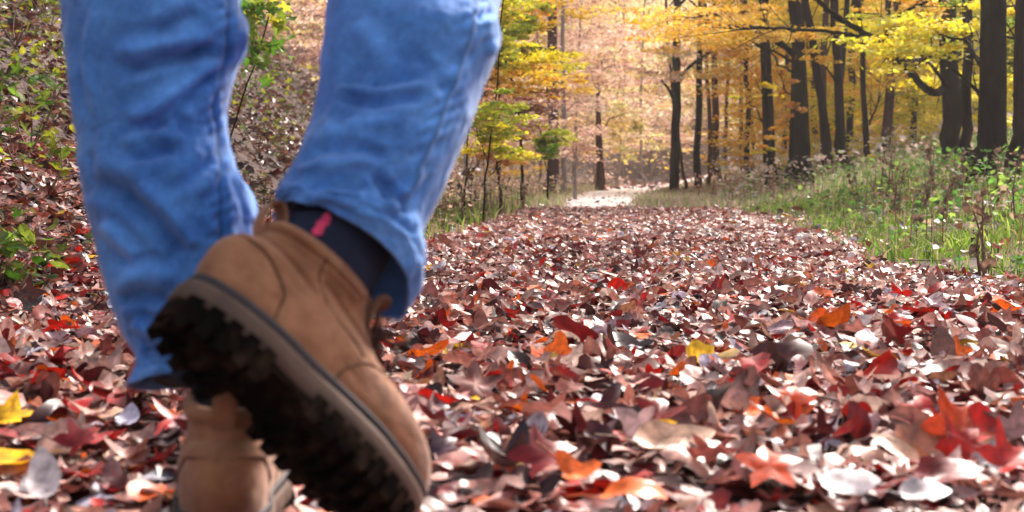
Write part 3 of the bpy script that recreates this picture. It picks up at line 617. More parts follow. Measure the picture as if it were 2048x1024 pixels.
leaves_mesh(mb, np.stack([x, y, terr(x, y) + r.uniform(.0, .22, n) * fbm(x * 3, y * 3, 17)], 1), r.uniform(.035, .075, n), np.abs(r.normal(.4, .5, n)), cc, TSMALL, .8, r)
tag(mb.build('undergrowth', M['foliage'], smooth=False, colors=True), 'low green and dry brown undergrowth along both verges', 'undergrowth', kind='stuff')

def weed(px, py, d, h, label, group, n=1, dark=1.0):
    r = np.random.default_rng(int(px * 3 + py)); q = P(px, py, d); b = np.array([q[0], q[1], float(terr(q[0], q[1]))])
    root = empty('dry_weed', b); tag(root, label, 'weed', group)
    mb = MB(); fo = MB()
    for k in range(n):
        top = b + np.array([r.normal(0, .05), r.normal(0, .05), h * r.uniform(.75, 1)]); st = b + np.array([r.normal(0, .03), r.normal(0, .03), 0]) * (k > 0)
        pp = crom([st, (st + top) / 2 + r.normal(0, .012, 3), top], 10); tube(mb, pp, np.linspace(.006, .002, 10), 6)
        for j in range(int(h * 30)):
            i = r.integers(2, 10); c = pp[i]
            leaves_mesh(fo, np.array([c + r.normal(0, .016, 3)]), np.array([r.uniform(.025, .06)]), np.array([1.2]), np.array([(.14, .085, .06)]) * dark * r.uniform(.6, 1.6), TSMALL, 1.5, r)
    mb.build('stem', M['stem'], root); fo.build('withered_leaves', M['foliage'], root, smooth=False, colors=True)
WR = 'dry weeds on the right verge'; WL = 'dry weeds on the left verge'
for px, d, h, n, lab in ((1972, 4.9, .30, 3, 'tallest dark dry weed standing nearest in the grass at the right'), (1990, 9.0, .42, 2, 'dry weed in front of the thickest trunk'), (1892, 8.6, .34, 3, 'brown weed clump left of the tallest dark weed'),
                       (1850, 9.5, .3, 2, 'short brown weed in the green grass below the bough trunk'), (1800, 9.8, .42, 2, 'upright dark weed below the mottled trunk'), (1790, 10.5, .5, 1, 'thin single weed stalk below the mottled trunk'),
                       (1745, 11, .4, 1, 'lone thin stalk below the bent pole-like tree'), (1925, 10, .4, 2, 'dry weed left of the thickest trunk foot'), (2035, 7, .42, 2, 'dry weed at the right edge of view'),
                       (1835, 8.0, .12, 2, 'stubby dark weed at the front edge of the grass'), (1770, 12, .5, 2, 'pale leaning weed left of the upright dark weed'), (1715, 13, .4, 2, 'small weed near the twin-stemmed trunk'),
                       (1870, 11, .45, 3, 'bushy brown weed beside the foot of the bough trunk')):
    weed(px, 400, d, h, lab, WR, n)
for px, d, h, n, lab in ((943, 10.2, .42, 3, 'darkest dry weed clump on the left verge by the lifted leg'), (918, 10.6, .34, 2, 'dry weed left of the darkest clump'), (968, 11, .36, 2, 'dry weed right of the darkest clump'),
                       (1010, 12.5, .34, 2, 'brown weed in the middle of the left verge'), (1045, 14, .34, 2, 'brown weed below the green shrub'), (880, 9.2, .3, 2, 'short weed touching the outline of the lifted trouser leg')):
    weed(px, 400, d, h, lab, WL, n)
for px, d, lab in ((1545, 17.0, 'pale seedy weed at the foot of the slender tree'), (1470, 18.5, 'greyish weed tuft right of the path bend'), (1430, 19.5, 'grey-pink weed tuft below the wide blurred trunk'), (1395, 21, 'small grey weed tuft below the second bend trunk')):
    weed(px, 380, d, .42, lab, 'pale weeds right of the path bend', 4, 3.2)

# ------------------------------------------------------------------ the walker
def denim_mat():
    m, nt, b, N, L = mat('denim')
    tc = N('ShaderNodeTexCoord')
    n = N('ShaderNodeTexNoise'); n.inputs['Scale'].default_value = 14; n.inputs['Detail'].default_value = 6; n.inputs['Roughness'].default_value = .7; L(tc.outputs['Object'], n.inputs['Vector'])
    r = N('ShaderNodeValToRGB'); r.color_ramp.elements[0].position = .33; r.color_ramp.elements[0].color = (.030, .120, .40, 1); r.color_ramp.elements[1].position = .68; r.color_ramp.elements[1].color = (.125, .345, .82, 1)
    L(n.outputs['Fac'], r.inputs[0])
    n2 = N('ShaderNodeTexNoise'); n2.inputs['Scale'].default_value = 420; n2.inputs['Detail'].default_value = 2; L(tc.outputs['Object'], n2.inputs['Vector'])
    mr = N('ShaderNodeMapRange'); mr.inputs[3].default_value = .55; mr.inputs[4].default_value = 1.45; L(n2.outputs['Fac'], mr.inputs[0])
    at = N('ShaderNodeAttribute'); at.attribute_name = 'tint'
    mx = N('ShaderNodeVectorMath'); mx.operation = 'SCALE'; L(r.outputs[0], mx.inputs[0]); L(mr.outputs[0], mx.inputs['Scale'])
    m2 = N('ShaderNodeVectorMath'); m2.operation = 'MULTIPLY'; L(mx.outputs[0], m2.inputs[0]); L(at.outputs['Color'], m2.inputs[1])
    L(m2.outputs[0], b.inputs['Base Color']); b.inputs['Roughness'].default_value = .85; b.inputs['Specular IOR Level'].default_value = .2
    b.inputs['Sheen Weight'].default_value = .25
    n3 = N('ShaderNodeTexNoise'); n3.inputs['Scale'].default_value = 45; n3.inputs['Detail'].default_value = 6; L(tc.outputs['Object'], n3.inputs['Vector'])
    bp = N('ShaderNodeBump'); bp.inputs['Strength'].default_value = .45; bp.inputs['Distance'].default_value = .006; L(n3.outputs['Fac'], bp.inputs['Height']); L(bp.outputs[0], b.inputs['Normal'])
    return m
M['denim'] = denim_mat()
M['nubuck'] = noisy('tan_nubuck', [(.12, .046, .022), (.26, .11, .053), (.40, .19, .10)], 14, 9, .85, .25, 120, spec=.2, bdist=.003, sheen=.2)
M['nubuck_dark'] = noisy('dark_nubuck', [(.075, .035, .02), (.14, .07, .04)], 30, 5, .85, .2, 120, spec=.2, bdist=.003)
M['midsole'] = noisy('midsole_rubber', [(.05, .028, .02), (.13, .078, .056)], 18, 5, .75, .3, 80, bdist=.003)
M['welt'] = noisy('welt_groove', [(.03, .025, .028), (.055, .045, .05)], 20, 4, .7)
M['outsole'] = noisy('outsole_rubber', [(.002, .0013, .001), (.004, .0026, .002), (.04, .022, .014)], 22, 8, .95, .5, 90, bdist=.003, spec=.05)
M['sock'] = noisy('navy_sock', [(.008, .012, .03), (.016, .022, .05)], 60, 4, .95, .5, 300, bdist=.002)
M['sock_shaded'] = noisy('shaded_sock', [(.006, .008, .016), (.012, .015, .028)], 60, 4, .95, .5, 300, bdist=.002)  # same navy sock on the planted foot, shade mixed into the colour
M['emblem'] = noisy('pink_thread', [(.55, .03, .10), (.75, .07, .17)], 200, 3, .8)
M['lace'] = noisy('brown_lace', [(.05, .02, .012), (.10, .045, .03)], 120, 3, .9)
M['skin'] = noisy('skin', [(.52, .30, .22), (.60, .37, .28)], 20, 3, .55)
M['jacket'] = noisy('jacket_cloth', [(.035, .05, .04), (.06, .08, .06)], 60, 4, .9)
M['hair'] = noisy('hair', [(.03, .018, .01), (.07, .04, .025)], 60, 4, .6, stretch=(1, 1, .2))

person = empty('person', (P(600, 350, 1.45)[0], P(600, 350, 1.45)[1], 0.0))
tag(person, 'person in blue jeans and tan lace-up boots striding away along the leafy path', 'person')

def seg_profile(px, py, poly, wdt, soft=.15):
    """distance of pixels to a polyline, faded at its ends; signed"""
    best = np.full(px.shape, 1e9); sg = np.zeros(px.shape); fade = np.zeros(px.shape)
    pl = np.asarray(poly, float); n = len(pl) - 1
    for i in range(n):
        a, b = pl[i], pl[i + 1]; ab = b - a; t = ((px - a[0]) * ab[0] + (py - a[1]) * ab[1]) / (ab @ ab); tc = np.clip(t, 0, 1)
        dx, dy = px - (a[0] + ab[0] * tc), py - (a[1] + ab[1] * tc); d = np.hypot(dx, dy)
        s = (i + tc) / n; up = d < best
        best = np.where(up, d, best); sg = np.where(up, np.sign(dx * ab[1] - dy * ab[0]), sg); fade = np.where(up, np.clip(np.minimum(s, 1 - s) / soft, 0, 1), fade)
    return best, sg, fade * fade * (3 - 2 * fade)
def trouser_leg(rows, folds, seamL, n=190, m=200, pe=2.35, seed=0, hem_in=.012, bias=0.0):
    """rows: left (x,y), right (x,y), depth, thickness ratio front-to-back; first row top, last row hem"""
    q = crom([[r_[0][0], r_[0][1], r_[1][0], r_[1][1], r_[2], r_[3], *(r_[4] if len(r_) > 4 else (0, 0))] for r_ in rows], n)
    th = np.linspace(0, 2 * np.pi, m, endpoint=False)
    V = np.zeros((n, m, 3)); C = np.array([P((r_[0] + r_[2]) / 2, (r_[1] + r_[3]) / 2, r_[4]) for r_ in q])
    ax = np.gradient(C, axis=0); ax /= np.linalg.norm(ax, axis=1)[:, None]
    for i in range(n):
        a = (P(q[i, 2], q[i, 3], q[i, 4]) - P(q[i, 0], q[i, 1], q[i, 4])) / 2
        hb = np.cross(ax[i], a); hb /= np.linalg.norm(hb)
        if hb @ FWD < 0: hb = -hb
        ra = np.linalg.norm(a); rb = ra * q[i, 5]
        if len(rows[0]) > 4:      # how far the near rim rides above the far one, in photo pixels
            off = (RGT * q[i, 6] - UPV * q[i, 7]) * q[i, 4] / FPX
            hb = FWD * math.sqrt(max(.2 * rb * rb, rb * rb - off @ off)) + off; hb /= np.linalg.norm(hb)
        c, s = np.cos(th), np.sin(th)
        V[i] = C[i] + np.outer(np.sign(c) * np.abs(c) ** (2 / pe), a) + np.outer(np.sign(s) * np.abs(s) ** (2 / pe), hb * rb)
    # normals
    du = np.roll(V, -1, 1) - np.roll(V, 1, 1); dv = np.gradient(V, axis=0); N_ = np.cross(du, dv); N_ /= np.linalg.norm(N_, axis=2)[..., None] + 1e-9
    if ((V - C[:, None]) * N_).sum() < 0: N_ = -N_
    px, py, dd = proj(V.reshape(-1, 3)); px = px.reshape(n, m); py = py.reshape(n, m)
    face = np.clip(-(N_ @ FWD) * 1.6 + .25, 0, 1)
    disp = np.zeros((n, m)); tint = np.ones((n, m, 3))
    for poly, wdt, amp in folds:
        amp *= 1.05; wdt *= .8
        d_, sg, fd = seg_profile(px, py, poly, wdt)
        x = d_ / wdt * sg
        disp += amp * fd * np.exp(-x ** 2) * face - .45 * amp * fd * (np.exp(-(x - 1.8) ** 2) + np.exp(-(x + 1.8) ** 2)) * face
        if wdt > 13: tint *= (1 + .34 * np.clip(amp / .008, -1, 1) * fd * np.exp(-x ** 2) * face)[..., None]   # wear plus fold light and shade painted in: pale ridges, dark creases
    tt = np.linspace(0, 1, n)[:, None] * np.ones((1, m)); cth = np.cos(th)[None] * 2; sth = np.sin(th)[None] * 2
    nz = fbm(cth * 1.1 + tt * 6 + seed, sth * 1.1 + tt * 9 + seed * 2.7, seed, 3) - .44
    disp += nz * .010 * (1 - .45 * face)
    disp += (fbm(cth * 3 + tt * 16 + seed, sth * 3 - tt * 22, seed + 4, 3) - .44) * .006
    if seamL is not None:
        poly, amp = seamL
        d_, sg, fd = seg_profile(px, py, poly, 6, .02)
        x = d_ * sg
        vis = np.clip(-(N_ @ FWD) * 3 + .6, 0, 1)
        disp += amp * np.exp(-(d_ / 5) ** 2) * vis * fd
        disp += -.5 * amp * np.exp(-((x - 12) / 6) ** 2) * vis * fd
        ps = py + px * .4
        pk = np.exp(-((d_ - 14) / 15) ** 2) * vis * fd
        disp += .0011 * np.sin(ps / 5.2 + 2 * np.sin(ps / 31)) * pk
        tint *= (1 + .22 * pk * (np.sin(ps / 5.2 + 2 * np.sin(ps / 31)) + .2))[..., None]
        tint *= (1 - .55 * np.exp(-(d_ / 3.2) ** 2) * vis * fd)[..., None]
    # hem: groove of the stitch line, roll and paler worn rim
    hs_ = np.linalg.norm(C - C[-1], axis=1)
    disp += (-.0016 * np.exp(-((hs_ - .022) / .003) ** 2))[:, None]
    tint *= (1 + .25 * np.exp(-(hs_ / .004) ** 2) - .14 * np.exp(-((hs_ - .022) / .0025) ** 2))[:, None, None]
    W = V + N_ * disp[..., None]
    inner = []
    for k, (back, sh) in enumerate(((0, .0022), (4, .0035), (14, .005), (30, .007), (50, .010))):
        i = n - 1 - back; inner.append(W[i] + (C[i] - W[i]) / np.linalg.norm(C[i] - W[i], axis=1)[:, None] * sh)
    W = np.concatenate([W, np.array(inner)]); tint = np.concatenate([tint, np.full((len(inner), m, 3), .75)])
    return W.reshape(-1, 3), grid_faces(len(W), m)[:, ::-1], tint.reshape(-1, 3)
jm = MB()
Lrows = [((330, -640), (640, -640), 1.56, 1.05), ((250, -420), (600, -420), 1.56, 1.0), ((190, -200), (530, -200), 1.56, 1.0), ((150, -80), (492, -80), 1.54, 1.0), ((134, 0), (474, 0), 1.53, 1.0), ((138, 55), (488, 50), 1.525, 1.0), ((143, 100), (492, 84), 1.52, 1.0), ((148, 160), (470, 130), 1.515, 1.0),
         ((154, 220), (456, 200), 1.51, 1.0), ((160, 280), (452, 262), 1.51, 1.0), ((166, 335), (466, 325), 1.505, 1.0), ((176, 400), (496, 380), 1.50, 1.0), ((190, 460), (511, 440), 1.50, 1.0), ((206, 530), (515, 500), 1.50, 1.0), ((224, 600), (512, 570), 1.495, 1.0),
         ((250, 670), (506, 640), 1.49, 1.0), ((276, 722), (500, 690), 1.485, 1.02), ((262, 778), (498, 740), 1.48, 1.05)]
Lfolds = [([(235, 148), (310, 124), (380, 112), (445, 95)], 17, -.0085), ([(220, 105), (320, 88), (430, 60)], 20, .006), ([(300, 68), (400, 15)], 18, -.006),
          ([(448, 128), (380, 192), (320, 238), (292, 262)], 15, -.009), ([(435, 108), (370, 170), (300, 222), (250, 240)], 22, .007), ([(348, 226), (366, 250), (384, 280)], 13, -.007),
          ([(235, 292), (300, 268), (375, 286)], 15, .006), ([(250, 322), (300, 312), (350, 298)], 13, -.006), ([(430, 312), (385, 355), (330, 380)], 16, -.007), ([(440, 340), (390, 395)], 14, .005),
          ([(165, 356), (250, 386), (315, 440), (380, 515)], 26, -.011), ([(270, 365), (345, 445), (392, 500)], 22, .008), ([(205, 440), (240, 480), (280, 520)], 20, .007), ([(180, 300), (172, 400)], 14, -.005),
          ([(190, 20), (170, 120), (178, 190)], 12, .004), ([(150, 40), (160, 150), (175, 250)], 12, -.003), ([(230, 602), (280, 590), (340, 600)], 18, -.009), ([(240, 560), (300, 540), (360, 560)], 20, .006),
          ([(262, 640), (310, 668), (370, 700)], 17, .008), ([(280, 700), (340, 725)], 13, -.007), ([(470, 330), (495, 400), (505, 450)], 9, .005), ([(480, 60), (492, 84)], 9, .004), ([(400, 420), (430, 470)], 20, .005), ([(275, 755), (345, 735)], 12, .005)]
v, f, t = trouser_leg(Lrows, Lfolds, ([(460, -60), (458, 40), (455, 110), (440, 170), (428, 215), (438, 265), (443, 340), (443, 520), (440, 600)], -.003), seed=3)
jm.add(v, f, t)
Rrows = [((640, -640), (930, -640), 1.56, 1.05, (0, 0)), ((660, -420), (985, -420), 1.66, 1.0, (0, 0)), ((680, -200), (1010, -200), 1.64, 1.0, (0, 10)), ((674, -70), (1010, -70), 1.59, 1.0, (0, 30)), ((664, 0), (1000, 5), 1.565, 1.0, (0, 40)), ((652, 70), (990, 40), 1.545, 1.0, (0, 40)), ((644, 140), (1000, 86), 1.525, 1.0, (0, 40)), ((640, 200), (966, 165), 1.505, 1.0, (0, 45)), ((626, 268), (944, 232), 1.485, 1.0, (0, 50)),
         ((600, 322), (915, 300), 1.465, 1.0, (0, 55)), ((575, 372), (876, 380), 1.445, 1.0, (0, 60)), ((558, 404), (846, 452), 1.435, 1.0, (0, 65)), ((549, 422), (852, 510), 1.425, 1.0, (-5, 75)), ((548, 436), (846, 560), 1.42, .97, (-10, 82)), ((552, 446), (822, 596), 1.415, .93, (-15, 85))]
# the hem is the last few rows: rotate so its far side hangs lower
Rfolds = [([(672, 178), (760, 186), (862, 170)], 12, .005), ([(660, 196), (750, 208), (850, 196)], 12, -.005), ([(830, 105), (870, 150), (900, 190)], 16, -.004), ([(600, 378), (660, 366), (740, 372)], 13, -.0085), ([(590, 345), (660, 332), (740, 326)], 16, .007), ([(612, 300), (700, 290), (780, 315)], 15, -.006),
          ([(640, 262), (720, 250), (800, 240)], 18, .004), ([(820, 420), (790, 400), (740, 340)], 14, -.006), ([(850, 330), (800, 390), (770, 430)], 15, .006), ([(700, 40), (760, 100), (800, 160)], 30, .004), ([(985, 20), (960, 40)], 10, -.008), ([(995, 85), (975, 110)], 12, .006), ([(580, 405), (660, 398), (720, 412)], 10, .004),
          ([(690, 240), (670, 300)], 16, -.004), ([(720, 130), (690, 170)], 20, -.003), ([(835, 470), (800, 440), (760, 415)], 10, -.005)]
v, f, t = trouser_leg(Rrows, Rfolds, ([(960, -40), (945, 60), (905, 170), (872, 260), (825, 360), (790, 430)], .0025), seed=11)
jm.add(v, f, t)
# seat of the trousers, above the picture
hipc = P(630, -690, 1.55)
sp = []
for z, a, b in ((-.12, .13, .10), (-.06, .175, .12), (0, .185, .125), (.08, .175, .12), (.15, .16, .105), (.18, .158, .10)):
    th = np.linspace(0, 2 * np.pi, 40, endpoint=False)
    sp.append(hipc + np.outer(np.cos(th) * a, RGT) + np.outer(np.sin(th) * b, [0, 1, 0]) + [0, 0, z])
jm.add(np.concatenate(sp), grid_faces(6, 40), np.ones(3))
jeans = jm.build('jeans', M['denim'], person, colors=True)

# ---- socks
def sock(name, rings, m_):
    """rings: centre, half axis along the foot, half axis across"""
    mb = MB(); th = np.linspace(0, 2 * np.pi, 72, endpoint=False)
    q = crom(np.array([np.concatenate(r_) for r_ in rings]), 48); V = []
    for i in range(48):
        k = 1 + .010 * np.cos(th * 24) + .025 * np.sin(i * .5 + 1.5 * np.cos(th))
        V.append(q[i, :3] + np.outer(np.cos(th) * k, q[i, 3:6]) + np.outer(np.sin(th) * k, q[i, 6:9]))
    V = np.array(V); mb.add(V.reshape(-1, 3), grid_faces(48, 72)); return mb.build(name, m_, person), V

# ---- boots, modelled in their own frame: x forward from the heel, y to the outer side, z up; metres
BL = .318
def outline_w(u):
    return np.interp(u, [0, .04, .12, .25, .40, .55, .68, .80, .90, .96, 1], [.62, .74, .84, .86, .80, .90, 1.0, .98, .86, .70, .50])
def ring(z, xb, xf, W, m=120, low=1.0, p=.62, bias=.0):
    th = np.linspace(0, 2 * np.pi, m, endpoint=False)
    x = (xb + xf) / 2 - np.cos(th) * (xf - xb) / 2
    g = outline_w(np.clip(x / BL, 0, 1)) * low + (1 - low) * .9
    s = np.sin(th); e = np.where(np.cos(th) > 0, .58, .66)
    y = W * g * np.sign(s) * np.abs(s) ** e
    y = y - .008 * np.sin(np.clip(x / BL, 0, 1) * np.pi) * bias * low
    return np.stack([x, y, np.full(m, z)], 1)
def polyline3(pts, n): return crom(pts, n)
def make_boot(fr, mirror=1, heel_dark=True, sole_only=False):
    """fr(local Nx3)->world. returns boot object"""
    def fw(Q):
        Q = np.array(Q, float) * np.array([1, mirror, 1]); z = Q[..., 2]
        Q[..., 2] = np.where(z > .085, .085 + (z - .085) * .64, z)      # ankle-high shaft
        return fr(Q)
    fl = (lambda F: F[:, ::-1]) if mirror > 0 else (lambda F: F)
    m = 140
    prof = np.array([(.028, .010, .306, .0455, 1), (.034, .006, .310, .047, 1), (.044, .002, .311, .0485, 1), (.054, .000, .308, .0485, .98), (.064, -.001, .301, .048, .95), (.073, 0, .288, .0465, .85), (.081, .001, .268, .044, .7), (.089, .003, .243, .0425, .5), (.099, .006, .219, .0405, .35),
                     (.110, .013, .199, .039, .2), (.122, .019, .183, .038, .1), (.134, .024, .172, .038, 0), (.146, .026, .165, .039, 0), (.158, .026, .161, .040, 0), (.170, .025, .160, .0405, 0), (.178, .026, .160, .0395, 0)])
    q = crom(prof, 90); V = np.array([ring(r_[0], r_[1], r_[2], r_[3], m, np.clip(r_[4], 0, 1), bias=1) for r_ in q])
    C = V.mean(1, keepdims=True)
    # lean of the collar: dips behind, rises at the tongue
    k = np.clip((V[..., 2] - .09) / .09, 0, 1) ** 1.4
    V[..., 2] += k * np.interp(V[..., 0], [0, .03, .08, .15], [-.03, -.02, -.008, -.006])
    du = np.roll(V, -1, 1) - np.roll(V, 1, 1); dv = np.gradient(V, axis=0); N_ = np.cross(dv, du); N_ /= np.linalg.norm(N_, axis=2)[..., None] + 1e-9
    if ((V - C) * N_).sum() < 0: N_ = -N_
    X, Y, Z = V[..., 0], V[..., 1], V[..., 2]; side = np.sign(Y)
    d = np.zeros(X.shape)
    def seam(poly, w=.0016, amp=-.0012, raised=0.0, sidey=None):
        nonlocal d
        b, sg, fd = seg_profile(X * 1000, Z * 1000, np.asarray(poly) * 1000, 1, .03)
        b = b / 1000; msk = (np.abs(Y) > .012)
        d = d + (amp * np.exp(-(b / w) ** 2) * fd + raised * np.exp(-(b * sg / (w * 2.2) - 1) ** 2) * fd) * msk
    SE = {'vamp': [(.150, .032), (.152, .052), (.165, .072), (.190, .088), (.222, .096)], 'heel': [(.072, .030), (.070, .052), (.058, .072), (.030, .088), (.0, .094)],
          'quarter': [(.078, .150), (.085, .120), (.105, .098), (.135, .086), (.165, .076)], 'collar': [(.02, .136), (.05, .140), (.09, .146), (.13, .150)], 'facing': [(.135, .178), (.145, .15), (.158, .128), (.178, .108), (.2, .094)]}
    for k_, p_ in SE.items(): seam(p_, amp=-.0020 if k_ != 'collar' else -.0028, w=.0019 if k_ != 'collar' else .003, raised=.0009)
    d += .0042 * np.exp(-((Z - .148 - .05 * (X - .04)) / .010) ** 2) * (X < .13)      # padded collar
    # flexing creases over the ball and behind the ankle
    for x0, a in ((.196, .9), (.210, 1.0), (.224, .7)): d -= .0022 * a * np.exp(-((X + .35 * (Z - .06) - x0) / .004) ** 2) * np.clip((Z - .05) / .03, 0, 1)
    d -= .0035 * np.exp(-((Z - .108 - .3 * (.05 - X)) / .006) ** 2) * (X < .09)
    d -= .003 * np.exp(-((Z - .118 + .2 * (X - .12)) / .005) ** 2) * (X > .09) * (X < .17)
    d += (fbm(X * 28 + 3, Z * 28 + side * 7, 5, 3) - .44) * .005
    Wp = V + N_ * d[..., None]
    inn = [Wp[-1] + (C[-1] - Wp[-1]) * s_ + np.array([0, 0, z_]) for s_, z_ in ((.06, .002), (.12, -.001), (.15, -.012), (.17, -.04), (.2, -.07))]
    Wp = np.concatenate([Wp, np.array(inn)])
    mb = MB(); mb.add(fw(Wp.reshape(-1, 3)), fl(grid_faces(len(Wp), m)))
    boot = mb.build('boot', M['nubuck'], person)
    # tongue and laces at the front of the shaft
    mb = MB(); tg = []
    for x, z, wy in ((.232, .094, .012), (.205, .106, .018), (.182, .122, .021), (.166, .142, .024), (.158, .162, .028), (.156, .184, .031), (.162, .200, .030), (.166, .205, .024)):
        ys = np.linspace(-1, 1, 13); tg.append(np.stack([x - .010 * ys ** 2 + .004, ys * wy, z - .004 * ys ** 2], 1))
    tg = crom(np.array(tg).reshape(8, -1), 36).reshape(-1, 13, 3); back = tg - np.array([.007, 0, .002])
    loop = np.concatenate([tg, back[:, ::-1]], 1); mb.add(fw(loop.reshape(-1, 3)), fl(grid_faces(36, 26)))
    mb.build('tongue', M['nubuck_dark'], boot)
    ey = [(.218, .099), (.199, .109), (.184, .122), (.173, .138), (.167, .154), (.164, .170)]
    lm = MB()
    for i, (x, z) in enumerate(ey):
        for s in (1, -1):
            a = np.array([x - .006, s * .021, z]); b = np.array([ey[min(i + 1, 5)][0] + .010, -s * .004, ey[min(i + 1, 5)][1] + .001]); e = np.array([ey[min(i + 1, 5)][0] - .006, -s * .021, ey[min(i + 1, 5)][1]])
            mid = (a + e) / 2 + np.array([.012, 0, .005])
            if i < 5: tube(lm, fw(crom([a, mid, e], 12)), .0023, 7)
    knot = np.array([.178, 0, .166])
    for s in (1, -1):
        tube(lm, fw(crom([knot, knot + [.012, s * .018, .010], knot + [.014, s * .036, -.006], knot + [.008, s * .030, -.022], knot + [.004, s * .006, -.004]], 24)), .0021, 7)
        tube(lm, fw(crom([knot, knot + [.014, s * .012, -.006], knot + [.018, s * .026, -.026], knot + [.020, s * .030, -.052], knot + [.024, s * .028, -.07]], 24)), .0020, 7)
    tube(lm, fw(crom([knot - [.004, .008, 0], knot + [.006, 0, .003], knot + [-.004, .008, 0]], 10)), .0042, 8)
    lm.build('lace', M['lace'], boot)
    for x, z in ey:
        for s in (1, -1):
            em = MB(); th = np.linspace(0, 2 * np.pi, 13); c = np.array([x - .004, s * .0225, z + .001]); tube(em, fw(c + np.stack([.0012 * np.cos(th) + .0035, .003 * np.cos(th), .003 * np.sin(th)], 1)), .0011, 6); em.build('eyelet', M['welt'], boot)
    # pull tab
    mb = MB(); pt = crom([(.034, 0, .120), (.018, 0, .140), (.012, 0, .172), (.018, 0, .192), (.032, 0, .178), (.034, 0, .140)], 26)
    w_ = np.linspace(-.009, .009, 7); G_ = np.concatenate([pt[:, None] + np.array([0, 1, 0]) * w_[None, :, None], (pt[:, None] + np.array([.0022, 0, .001]) + np.array([0, 1, 0]) * w_[None, ::-1, None])], 1)
    mb.add(fw(G_.reshape(-1, 3)), fl(grid_faces(26, 14))); mb.build('pull_tab', M['nubuck'], boot)
    # stitching
    st = MB()
    # welt groove, midsole band
    toe = lambda x: .012 * np.clip((x - .22) / .1, 0, 1) ** 2
    def loftz(rows_, mt, name, parent, closed=True):
        mb = MB(); Vr = []
        for z, grow, in rows_:
            r_ = ring(z, .004 - grow, .310 + grow, .0485 + grow, m, 1, bias=1); r_[:, 2] += toe(r_[:, 0]); Vr.append(r_)
        mb.add(fw(np.array(Vr).reshape(-1, 3)), fl(grid_faces(len(Vr), m)))
        mb.add(fw(Vr[0]), (np.arange(m)[None] if mirror > 0 else np.arange(m)[::-1][None])); 
        return mb.build(name, mt, parent)
    loftz([(.027, .000), (.0285, .0022), (.033, .0026), (.0355, .0022), (.0365, 0)], M['welt'], 'welt', boot)
    sole = loftz([(.003, .002), (.005, .0048), (.014, .0056), (.022, .0052), (.0265, .0038), (.028, .001)], M['midsole'], 'sole', boot)
    # tread: perimeter lugs and centre bars, heel block lower than the forefoot
    om = MB()
    def prism(poly, z0, z1, tap=.92):
        poly = np.asarray(poly, float); c = poly.mean(0); k = len(poly)
        V0 = np.column_stack([poly, z1 + toe(poly[:, 0])]); pm = c + (poly - c) * .985; V1 = np.column_stack([pm, z0 + .0012 + toe(pm[:, 0])]); p2 = c + (poly - c) * tap; V2 = np.column_stack([p2, z0 + toe(p2[:, 0])])
        A = np.concatenate([V0, V1, V2]); om.add(fw(A), fl(grid_faces(3, k)))
        om.add(fw(V2), (np.arange(k)[None] if mirror > 0 else np.arange(k)[::-1][None]))
    base = ring(0, 0, .314, .053, m, 1, bias=1)[:, :2]
    def hw(x): g = .053 * outline_w(np.clip(x / BL, 0, 1)); c_ = np.clip((x - 0) / .314, 0.0005, .9995); return g * (np.sin(np.arccos(1 - 2 * c_))) ** np.where(c_ > .5, .66, .58)
    def off(x): return -.008 * math.sin(min(max(x / BL, 0), 1) * math.pi)
    # heel block and forefoot slab
    def slab(x0, x1, z0, z1):
        xs = np.linspace(x0, x1, 26); up = [(x, hw(x) * .985 + off(x)) for x in xs]; dn = [(x, -hw(x) * .985 + off(x)) for x in xs[::-1]]
        prism(up + dn, z0, z1, .985)
    slab(.0015, .098, -.016, .0035); slab(.098, .135, -.003, .0035); slab(.135, .3125, -.007, .0035)
    def lugs(x0, x1, step, z0, z1, ln, gap):
        x = x0
        while x < x1:
            xa, xb = x, min(x + step * (1 - gap), x1)
            for s in (1, -1):
                wa, wb = hw((xa)) , hw((xb))
                if min(wa, wb) > .012:
                    o1, o2 = off(xa), off(xb)
                    pts = [(xa, s * (wa + .0042) + o1), (xb, s * (wb + .0042) + o2), (xb + .002, s * (wb - ln) + o2), (xa + .002, s * (wa - ln) + o1)]
                    if s > 0: pts = pts[::-1]
                    prism(pts, z0, z1, .9)
            x += step
        x = x0 + step * .5
        while x < x1 - step:
            w_ = hw(x) - ln - .006
            if w_ > .008:
                pts = [(x, w_ + off(x)), (x + step * .25, off(x)), (x, -w_ + off(x)), (x + step * .45, -w_ + off(x)), (x + step * .72, off(x)), (x + step * .45, w_ + off(x))]
                prism(pts[::-1] if True else pts, z0 + .001, z1, .9)
            x += step
    lugs(.006, .092, .0185, -.0255, .008, .016, .36); lugs(.142, .298, .0205, -.017, .009, .017, .36)
    om.build('outsole', M['outsole'], boot, smooth=False)
    # stitched seams follow the surface on both sides
    Wf = Wp[:90].reshape(-1, 3)
    for nm in ('vamp', 'heel', 'quarter', 'facing'):
        pl_ = crom(SE[nm], 26)
        for s_ in (1, -1):
            cand_ = Wf[np.sign(Wf[:, 1]) == s_]; pts_ = []
            for x_, z_ in pl_:
                k_ = np.argsort((cand_[:, 0] - x_) ** 2 + (cand_[:, 2] - z_) ** 2)[:4]; pts_.append(cand_[k_].mean(0) + [0, s_ * .0003, 0])
            sm = MB(); tube(sm, fw(crom(np.array(pts_)[::3], 40)), .0011, 6); sm.build('seam', M['nubuck_dark'], boot)
    return boot, V
def frame(origin, Fv, Uv, s=1.0):
    Fv = np.asarray(Fv, float); Fv /= np.linalg.norm(Fv); Uv = np.asarray(Uv, float); Uv -= Fv * (Uv @ Fv); Uv /= np.linalg.norm(Uv)
    Yv = np.cross(Uv, Fv)
    A = np.stack([Fv, Yv, Uv]) * s
    return lambda Q: origin + np.asarray(Q, float) @ A
cv = lambda a, b, c: RGT * a + UPV * b + FWD * c
